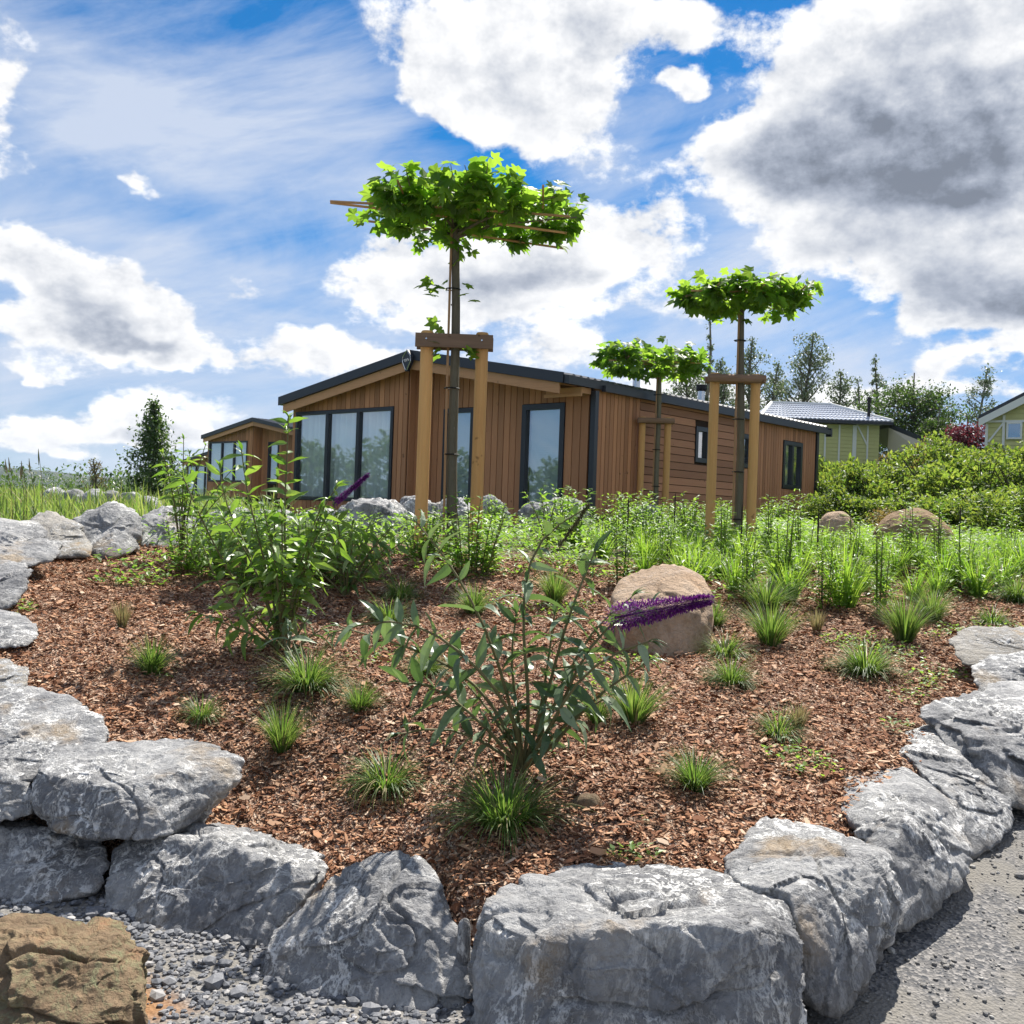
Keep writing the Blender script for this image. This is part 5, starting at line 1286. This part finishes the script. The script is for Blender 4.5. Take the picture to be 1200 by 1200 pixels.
# ------------------------------------------------------------------ trees beyond
M['cone_tree'] = leaf_mat('conical_tree_leaf', (.03, .065, .02), (.08, .13, .05), (.08, .18, .03), (.22, .34, .06), .30, .4, .6)
def tree(px, pyb, pyt, d, wpx, label, mat, kind, seed, nleaf=5000, leaf=.10, name='tree', group='trees beyond the lodges', cat='tree', bark='bark_grey', zoff=0, half=None):
    rg = np.random.default_rng(seed)
    if kind in ('ovate', 'thin'): wpx *= 1.55
    base = at(px, pyb, d); g = gz(base.x, base.y); top = at(px, pyt, d)
    zb = min(base.z, g) if not zoff else base.z
    T_ = thing(name, (base.x, d, zb), label, cat, group); H_ = top.z - zb; Wd = wpx * d / FPX / 2
    tr = MB(); t = np.linspace(0, 1, 7); tk = .80 if kind == 'round' else .97
    cv = np.stack([.03 * H_ * np.sin(t * 4 + seed), .02 * H_ * np.sin(t * 5), t * H_ * tk], 1); tr.tube(cv, H_ * .018 * (1 - .85 * t) + .008, 7)
    def prof(f):
        if kind == 'cone': return max(.02, (1 - f) ** .8 * min(1, f * 8 + .25))
        if kind == 'round': return math.sqrt(max(.02, 1 - (2 * f - 1.02) ** 2)) if f > .1 else .55
        if kind == 'ovate': return .16 + .9 * (1 - f) ** .75 * min(1, .6 + f)
        return max(.06, (1 - f) ** .7 * .9 + .1)      # thin
    nb = {'thin': 26, 'cone': 46, 'round': 60, 'ovate': 44}[kind]
    pts = []; br = MB()
    for k in range(nb):
        f = (.06 if kind in ('cone', 'round') else .14) + .84 * (k + rg.random()) / nb; a = k * 2.4 + rg.normal(0, .4)
        b0 = np.array([np.interp(f * .92, t, cv[:, i]) for i in range(3)])
        r_ = Wd * prof(f) * rg.uniform(.55, 1.08); lift = {'thin': .9, 'cone': .35, 'round': .35, 'ovate': 1.5}[kind]
        e = b0 + np.array([math.cos(a) * r_, math.sin(a) * r_, r_ * lift * rg.uniform(.6, 1.2)]); e[2] = min(e[2], H_ * 1.0)
        mid = (b0 + e) / 2 + (0, 0, -.05 * r_)
        if kind == 'round': e[2] -= .25 * r_
        br.tube([b0, mid, e], [.010 * H_ * (1 - .7 * f) + .006, .006 * H_ * (1 - .7 * f) + .005, .004], 4, False)
        m_ = max(6, nleaf // nb)
        nc = max(2, int(m_ / 55))
        for c_ in range(nc):      # clumps on each branch
            u = rg.uniform(.25, 1.08); cc = b0 * (1 - u) + e * u; cs = Wd * rg.uniform(.07, .16) * (.75 if kind == 'thin' else 1)
            q_ = rg.normal(0, 1, (m_ // nc, 3)) * cs * (1, 1, .8) + cc
            pts.append(q_)
            sb = cc + rg.normal(0, cs, 3); br.tube([cc, sb], [.006, .003], 3, False)
    nt = {'cone': 14, 'round': 0}.get(kind, 5)
    for k in range(nt):
        q_ = rg.normal(0, 1, (nleaf // 140, 3)) * Wd * (.06 + .05 * k / nt) + cv[-1] - (0, 0, k * H_ * .012); pts.append(q_)
    pts = np.concatenate(pts); pts = pts[pts[:, 2] > .02 * H_]
    obj('trunk', tr, M[bark], T_); obj('branches', br, M[bark], T_)
    dr = rg.normal(size=(len(pts), 3)); dr[:, 2] -= .5 if kind != 'thin' else 0
    mb = MB(); mb.scatter(QUADL[0], QUADL[1], pts, frames(dr, (0, 0, 1), rg.uniform(-1, 1, len(pts))), leaf * rg.uniform(.6, 1.25, len(pts)))
    obj('crown', mb, M[mat], T_)
    return T_
QUADL = (np.array([(0, 0, 0), (-.30, .45, .06), (0, 1, -.08), (.30, .45, .06)]), [np.array([(0, 1, 2, 3)])])
tree(176, 575, 468, 26, 100, 'conical green tree standing alone left of the lodges', 'cone_tree', 'cone', 5, 5200, .095, group='trees left of the lodges')
tree(110, 572, 536, 24, 26, 'small thin tree with reddish sparse leaves in the meadow', 'hedge_red', 'ovate', 6, 330, .06, group='trees left of the lodges')
tree(822, 500, 366, 48, 22, 'slender tree spire just right of the middle plane tree crown', 'silver_tree', 'thin', 11, 1600, .13)
tree(800, 500, 412, 50, 60, 'silvery bushy tree behind the roof between the two flue pipes', 'silver_tree', 'ovate', 12, 4200, .15)
tree(846, 500, 418, 52, 50, 'silvery tree behind the right plane tree left stake', 'silver_tree', 'ovate', 13, 3600, .15)
tree(882, 495, 392, 50, 46, 'narrow silvery tree behind the right plane tree trunk', 'silver_tree', 'ovate', 14, 3200, .14)
tree(908, 492, 422, 54, 50, 'shorter silvery tree left of the tallest one above the yellow lodge', 'silver_tree', 'ovate', 15, 3200, .15)
tree(943, 490, 388, 50, 66, 'tallest silvery tree above the yellow lodge roof', 'silver_tree', 'ovate', 16, 5200, .14)
tree(978, 488, 432, 52, 46, 'dark little tree right of the tallest silvery one', 'silver_tree', 'ovate', 17, 2800, .15)
tree(1003, 480, 440, 60, 40, 'pale feathery tree over the yellow lodge ridge', 'silver_tree', 'thin', 18, 1700, .14)
tree(1026, 490, 415, 56, 34, 'thin silvery tree beside the large dark round tree', 'silver_tree', 'thin', 19, 1900, .14)
tree(1072, 520, 404, 48, 128, 'large round dark green tree behind the yellow lodge', 'dark_tree', 'round', 20, 17000, .15)
tree(1100, 520, 455, 45, 60, 'lower green tree at the right foot of the large round one', 'dark_tree', 'round', 21, 4500, .13)
tree(1150, 500, 428, 52, 52, 'pale airy tree above the purple bush', 'silver_tree', 'thin', 22, 2400, .14)
tree(1183, 490, 456, 50, 44, 'dark conifer behind the roof at the right edge', 'conifer', 'round', 23, 6000, .12)
tree(1130, 528, 466, 36, 82, 'round purple-leaved bush between the two yellow lodges', 'purple_tree', 'round', 24, 9000, .10, name='purple_bush', cat='bush', group=None)
tree(1092, 522, 492, 40, 40, 'small light green bush left of the purple bush', 'hedge', 'round', 25, 1500, .11, name='green_bush', cat='bush', group=None)
# trees across the meadow to the left, mirrored in the window glass
for k, (x, y_) in enumerate([(-44, 9), (-47, 14), (-43, 19), (-47, 24), (-43, 29), (-46, 34)]):
    base = Vector((x, y_, gz(x, y_))); rgk = np.random.default_rng(k)
    T_ = thing('park_tree', base, 'tree beyond the left edge, seen only mirrored in the lodge windows', 'tree', 'trees mirrored in the windows')
    mb = MB(); mb.tube([(0, 0, 0), (.1, 0, 3)], [.16, .1], 7); obj('trunk', mb, M['bark_grey'], T_)
    p = rgk.normal(0, 1, (1500, 3)); p /= np.linalg.norm(p, axis=1)[:, None]; p = p * rgk.uniform(.5, 1, (1500, 1)) * (3.0, 3.0, 2.1 + .3 * (k % 3)) + (0, 0, 2.3)
    mb = MB(); mb.scatter(QUADL[0], QUADL[1], p, frames(rgk.normal(size=(1500, 3))), np.full(1500, .5)); obj('crown', mb, M['dark_tree'], T_)

# ------------------------------------------------------------------ bushes covering the bank
def bush_mesh(seed, n=13000, leaf=.068):
    rg = np.random.default_rng(seed); pts = []
    for k in range(34):
        v = rg.normal(size=3); v[2] = abs(v[2]) * .9; v /= np.linalg.norm(v); c = v * rg.uniform(.55, .95) * (1, 1, .85)
        q_ = rg.normal(0, 1, (n // 34, 3)); q_ /= np.linalg.norm(q_, axis=1)[:, None]; q_ = q_ * rg.uniform(.5, 1, (len(q_), 1)) * rg.uniform(.16, .32) + c
        pts.append(q_)
    pts = np.concatenate(pts); pts = pts[pts[:, 2] > -.15]
    dr = rg.normal(size=(len(pts), 3)) + pts * .8 + (0, 0, .3)
    mb = MB(); mb.scatter(QUADL[0], QUADL[1], pts, frames(dr, (0, 0, 1), rg.uniform(-.8, .8, len(pts))), leaf * rg.uniform(.6, 1.3, len(pts)))
    return mb.mesh('foliage')
BM = [bush_mesh(200 + k) for k in range(5)]
bmats = {}
def bush(px, py, d, w, h, mat, label, k):
    me = BM[k % 5]
    if not me.materials: me.materials.append(M['hedge'])
    p = at(px, py, d); g = gz(p.x, p.y); r = thing('bush', (p.x, p.y, g - .05), label, 'bush', 'bushes on the bank', rz=k * 1.3)
    st = MB(); rgk = np.random.default_rng(k)
    for _ in range(7):
        a = rgk.uniform(0, 6.28); st.tube([(0, 0, 0), (math.cos(a) * w * .5, math.sin(a) * w * .5, h * .75)], [.02, .008], 4)
    obj('branches', st, M['dark_stem'], r)
    h *= .92; f = obj('foliage', me, None, r); f.scale = (w, w, h / .95); f.material_slots[0].link = 'OBJECT'; f.material_slots[0].material = M[mat]
    return r
bl = [(975, 620, 27.0, 1.5, 2.5, 'hedge_yellow', 'yellow-green bush hard against the lodge end'), (1000, 600, 28.0, 1.6, 2.3, 'hedge', 'bush at the top of the bank, first right of the lodge end'),
      (1035, 600, 28.5, 1.6, 2.1, 'hedge_yellow', 'yellowish bush on the bank crest under the yellow lodge middle'), (1070, 600, 28.5, 1.4, 1.9, 'hedge_red', 'russet-tinged bush on the bank crest'),
      (1105, 600, 28.0, 1.5, 1.75, 'hedge_yellow', 'yellow-green bush on the crest below the purple bush'), (1145, 600, 27.0, 1.6, 1.8, 'hedge', 'green bush on the crest under the right yellow lodge corner'),
      (1190, 600, 26.5, 1.7, 1.9, 'hedge', 'tall green bush on the crest at the right edge'), (1235, 600, 26, 1.7, 1.9, 'hedge', 'bush beyond the right edge of the crest'),
      (968, 620, 25.0, 1.1, 1.9, 'hedge', 'dark bush low at the lodge corner'), (1005, 612, 25.0, 1.5, 1.8, 'hedge', 'dark hollow bush mid-bank behind the small rounded fieldstone'),
      (1050, 605, 25.3, 1.5, 1.5, 'hedge_yellow', 'bright bush mid-bank above the wide fieldstone'), (1098, 605, 24.5, 1.6, 1.6, 'hedge', 'broad green bush in the centre of the bank'),
      (1150, 605, 23.5, 1.6, 1.6, 'hedge_yellow', 'bright yellow-green bush mid-bank to the right'), (1205, 605, 22.5, 1.6, 1.7, 'hedge', 'bush at the right edge halfway up the bank'),
      (985, 622, 22.0, 1.0, 1.05, 'hedge', 'small bush at the foot of the bank behind the small rounded fieldstone'), (1035, 620, 21.8, 1.3, 1.1, 'hedge', 'low bush right behind the wide fieldstone'),
      (1085, 620, 20.8, 1.3, 1.2, 'hedge_yellow', 'low bright bush behind the right end of the wide fieldstone'), (1128, 625, 19.8, 1.2, 1.2, 'hedge', 'dark bush at the bank foot right of the wide fieldstone'),
      (1170, 625, 19.0, 1.3, 1.3, 'hedge', 'feathery bush at the bank foot near the right edge'), (1215, 628, 18.0, 1.2, 1.2, 'hedge', 'bush with pale specks low at the right edge'), (1065, 625, 19.0, .9, .8, 'hedge_red', 'small russet bush close behind the wide fieldstone'),
      (1250, 612, 21, 1.5, 1.6, 'hedge_yellow', 'bush just beyond the right edge mid-bank')]
for k, b_ in enumerate(bl): bush(*b_, k)
# bushes along the far side of the meadow and by the lodges on the left
bl2 = [(8, 575, 40, 1.6, 0.58, 'hedge', 'low green bush at the far left end of the meadow'), (38, 575, 44, 1.8, 0.50, 'hedge', 'second low bush along the meadow edge from the left'), (66, 576, 46, 1.7, 0.54, 'dark_tree', 'dark bush along the meadow edge below the hill'),
       (90, 578, 42, 1.6, 0.50, 'hedge', 'green bush just left of the thin reddish tree'), (128, 580, 38, 1.5, 0.50, 'dark_tree', 'dark bush between the thin reddish tree and the conical tree'), (152, 582, 30, 1.1, 0.38, 'hedge', 'bush at the left foot of the conical tree'),
       (203, 584, 30, 1.1, 0.38, 'hedge', 'bush at the right foot of the conical tree'), (232, 590, 30, 1.0, 0.27, 'hedge_yellow', 'yellowish bush before the farthest lodge'), (262, 592, 28, 1.1, 0.25, 'hedge', 'low bush before the middle lodge window'), (300, 594, 26, 1.0, 0.27, 'hedge', 'low bush before the middle lodge wall')]
for k, b_ in enumerate(bl2): r = bush(*b_, k + 3); r['group'] = 'bushes along the meadow'

# far wood in the valley
rg = np.random.default_rng(9)
n = 42000; x = rg.uniform(-150, 60, n); y_ = rg.uniform(105, 190, n); 
cx_ = np.floor(x / 5) * 5; hh = 4.6 + .9 * np.sin(cx_ * .7) + .7 * np.sin(cx_ * 2.3 + y_ * .05)
z = H0(x, y_) + rg.uniform(.1, 1, n) * hh
mb = MB(); mb.scatter(QUADL[0], QUADL[1], np.stack([x, y_, z], 1), frames(rg.normal(size=(n, 3))), rg.uniform(.3, .75, n))
w = obj('far_wood', mb, M['dark_tree']); tag(w, 'dark line of woodland across the valley under the hills', 'woodland', kind='stuff')

# ------------------------------------------------------------------ grass of the meadow and lawns
def grassfield(name, label, n, xr_, yr_, h, mat, seed, w=.006, inside=None, cat='grass'):
    rg = np.random.default_rng(seed); yy = yr_[0] + (yr_[1] - yr_[0]) * rg.random(n) ** 1.25; xx = rg.uniform(*xr_, n)
    k = sdf(BED, xx, yy) > .12
    if inside is not None: k &= inside(xx, yy)
    xx, yy = xx[k], yy[k]; n = len(xx); z = H0(xx, yy)
    a = rg.uniform(0, 6.28, n); L = h * rg.uniform(.45, 1.15, n) * (1 + 1.3 * fbm(np.stack([xx * .9, yy * .9, 0 * xx], 1) + seed, 3)); tl = rg.uniform(0, .5, n); wd = w * (1 + yy / 14)
    dx_ = np.cos(a) * np.sin(tl); dy_ = np.sin(a) * np.sin(tl)
    P0 = np.stack([xx, yy, z - .01], 1); P1 = P0 + np.stack([dx_ * L * .5, dy_ * L * .5, L * .55], 1); P2_ = P0 + np.stack([dx_ * L * 1.5, dy_ * L * 1.5, L * .95 * np.cos(tl)], 1)
    s_ = np.stack([-np.sin(a), np.cos(a), 0 * a], 1) * wd[:, None]
    V = np.stack([P0 - s_, P0 + s_, P1 + s_ * .8, P1 - s_ * .8, P2_], 1).reshape(-1, 3); b_ = np.arange(n) * 5
    mb = MB().add(V, [np.stack([b_, b_ + 1, b_ + 2, b_ + 3], 1), np.stack([b_ + 3, b_ + 2, b_ + 4], 1)])
    return tag(obj(name, mb, M[mat]), label, cat, kind='stuff')
grassfield('meadow_grass', 'tall sunlit meadow grass beyond the left boulders', 52000, (-20, -2.5), (8.2, 42), .42, 'meadow', 3, inside=lambda x, y: x < -.30 * y + 1.2)
grassfield('lawn_grass', 'green grass between the bed and the lodges', 26000, (-9, 9), (12, 30), .16, 'perennial', 4, inside=lambda x, y: x > -.36 * y)
grassfield('bank_grass', 'green grass between the bushes of the bank', 20000, (4.5, 16), (15, 30), .30, 'hedge', 6, w=.01)
# a few tall seeding stalks against the sky
for k, (px, py, ex, ey) in enumerate([(18, 575, 6, 538), (22, 572, 10, 536), (34, 572, 25, 540), (42, 572, 34, 537), (50, 575, 45, 526), (28, 578, 24, 546)]):
    b0 = at(px, py + 15, 10.5); e = at(ex, ey, 10.5); g = thing('grass_stalk', (b0.x, b0.y, gz(b0.x, b0.y)), 'tall bare grass stalk leaning left against the sky above the meadow', 'grass', 'seeding grass stalks over the meadow')
    O = V3(g.location); e = V3(e) - O; mb = MB(); mb.tube([(0, 0, 0), e * .6 + (.03, 0, .03), e], [.004, .003, .002], 4); obj('stem', mb, M['grass_dry'], g)
    mb = MB(); mb.tube([e * .84, e * .92, e], [.003, .008, .002], 5); obj('seed_head', mb, M['grass_dry'], g)

# ------------------------------------------------------------------ ground cover and weeds in the bed
def weeds(name, label, n, test, leaf, mat, seed, hmax=.08, ymax=20, ymin=3.4):
    rg = np.random.default_rng(seed); x = rg.uniform(-5, 10, n); y_ = ymin + (ymax - ymin) * rg.random(n) ** 1.3
    q = np.stack([x, y_, 0 * x], 1); k = (sdf(BED, x, y_) < -.1) & test(x, y_, fbm(q * 1.1 + seed, 3)); x, y_ = x[k], y_[k]; n = len(x)
    pos = np.stack([x, y_, B0(x, y_) + .01 + rg.random(n) ** 2 * hmax], 1); a = rg.uniform(0, 6.28, n)
    dr = np.stack([np.cos(a), np.sin(a), rg.uniform(-.2, .9, n)], 1)
    mb = MB()
    for i in range(3):
        mb.scatter(QUADL[0], QUADL[1], pos[i::3], frames(dr[i::3]), leaf * rg.uniform(.5, 1.3, len(pos[i::3])) * (.75 + y_[i::3] / 30))
    return tag(obj(name, mb, M[mat]), label, 'weeds', kind='stuff')
weeds('low_weeds', 'small green weeds creeping over the bark in patches', 150000, lambda x, y, f: (f > .38 - .035 * (y - 4)) , .032, 'perennial', 12, .035, 12)
weeds('ground_cover', 'dense green ground cover between the perennials', 110000, lambda x, y, f: (f > .30 - .11 * (y - 7.5)), .055, 'perennial', 13, .26, 23, 7.6)

# ------------------------------------------------------------------ bark chips
def chips(n, seed):
    rg = np.random.default_rng(seed); x = rg.uniform(-4.5, 5.5, n * 3); y_ = 3.0 + 6.8 * rg.random(n * 3) ** 1.7
    half = .56 * y_ + .2; k = np.abs(x) < half; x, y_ = x[k][:n], y_[k][:n]
    s = sdf(BED, x, y_); k = s < .26; x, y_, s = x[k], y_[k], s[k]; n = len(x)
    q = np.stack([x, y_, 0 * x], 1); z = B0(x, y_) + .018 * fbm(q * 3.1, 3) + .009 * perlin(q * 13)
    dd = sstep(-.02, .30, s); z = z * (1 - dd) + np.minimum(H0(x, y_) - .04, z) * dd
    lift = rg.random(n) ** 2.2 * .020
    pos = np.stack([x, y_, z + .002 + lift], 1)
    a = rg.uniform(0, 6.283, n); dr = np.stack([np.cos(a), np.sin(a), rg.normal(0, .28, n)], 1)
    far_ = 1 + .07 * (y_ - 3)
    L = np.exp(rg.normal(math.log(.0080), .50, n)) * far_; L = np.minimum(L, .030); Wd = L * rg.uniform(.22, .6, n)
    sc3 = np.stack([Wd, L, rg.uniform(.0015, .004, n)], 1)
    tv = np.array([(-.8, -1, .9), (.5, -1.1, 1), (1, .1, 1.4), (.35, 1, 1), (-.7, .8, 1.2), (-1, -1.1, -1), (1.1, .2, -1), (-.8, 1, -1)], float)
    tf = [np.array([(0, 1, 2, 4), (0, 5, 6, 1)]), np.array([(2, 3, 4), (3, 7, 4)])]
    return MB().scatter(tv, tf, pos, frames(dr, (0, 0, 1), rg.normal(0, .35, n)), sc3)
mt, T = material('bark_chips')
r = isl(T); n_ = T.noise(wpos(T), 1.3, 4, .6)
col = T.ramp(r, [(0, (.12, .052, .028)), (.18, (.20, .088, .046)), (.45, (.31, .145, .075)), (.70, (.42, .23, .13)), (.88, (.49, .31, .195)), (1, (.58, .44, .32))])
col = T.mix(T.mul(T.step(n_, .45, .65), .35), col, T.n('ShaderNodeVectorMath', {0: col, 1: (.55, .50, .48)}, operation='MULTIPLY'))
finish(T, col, .85, bump=T.noise(wpos(T), 260, 3), bstr=.25, bdist=.001, spec=.2)
tag(obj('bark_mulch', chips(150000, 5), mt), 'reddish brown bark chips covering the planting bed', 'bark mulch', kind='stuff')

# ------------------------------------------------------------------ gravel
def gravel(name, label, n, region, size, mat, seed, sig=.35, flat=.6):
    rg = np.random.default_rng(seed); x0, x1, y0, y1 = region; x = rg.uniform(x0, x1, n); y_ = rg.uniform(y0, y1, n)
    s = sdf(BED, x, y_); k = (s > .10) & (H0(x, y_) < .5) & (np.abs(x + 1.12) + np.abs(y_ - 2.98) > rg.uniform(.10, .34, n)); x, y_ = x[k], y_[k]; n = len(x)
    sz = size * np.exp(rg.normal(0, sig, n)); pos = np.stack([x, y_, H0(x, y_) + sz * .25], 1)
    tv, tf = ICO[1][0] * np.random.default_rng(seed + 1).uniform(.75, 1.15, (12, 1)), [ICO[1][1]]
    sc3 = np.stack([sz, sz * rg.uniform(.6, 1, n), sz * rg.uniform(.4, .75, n)], 1)
    return tag(obj(name, MB().scatter(tv, tf, pos, frames(rg.normal(size=(n, 3)) * (1, 1, .3)), sc3), mat), label, 'gravel', kind='stuff')
def gravel_mat(name, stops):
    mt, T = material(name); r = isl(T); col = T.mix(.25, T.ramp(r, stops), T.ramp(T.noise(wpos(T), 90, 4, .7), [(.3, (.06, .065, .075)), (.7, (.5, .5, .5))]))
    finish(T, col, .85, bump=T.noise(wpos(T), 180, 4), bstr=.3, bdist=.002, spec=.25); return mt
g1 = gravel_mat('crushed_stone', [(0, (.045, .05, .062)), (.5, (.10, .107, .125)), (.85, (.21, .21, .22)), (1, (.42, .40, .38))])
g2 = gravel_mat('path_grit', [(0, (.09, .085, .08)), (.5, (.17, .16, .145)), (.85, (.29, .27, .24)), (1, (.46, .44, .40))])
gravel('loose_gravel', 'loose crushed grey stones at the foot of the left front boulders', 14000, (-2.3, .15, 2.5, 4.3), .0085, g1, 3, .45)
gravel('path_gravel', 'fine beige grit of the path along the right arm of the wall', 10000, (.1, 3.4, 2.3, 6.0), .0042, g2, 4, .55)
gravel('path_stones', 'scattered larger grey stones on the path beside the right boulders', 260, (.6, 2.4, 2.5, 5.0), .008, g2, 8, .45)

# ------------------------------------------------------------------ air
hb = MB(); hb.bx(-1800, 1800, -700, 2500, -16, 95)
mt, T = material('hazy_air')
v = T.n('ShaderNodeVolumePrincipled', {'Color': (.80, .88, 1.0), 'Density': .00010, 'Anisotropy': .2})
T.n('ShaderNodeOutputMaterial', {'Volume': v}, out=None)
tag(obj('haze', hb, mt), kind='stuff')
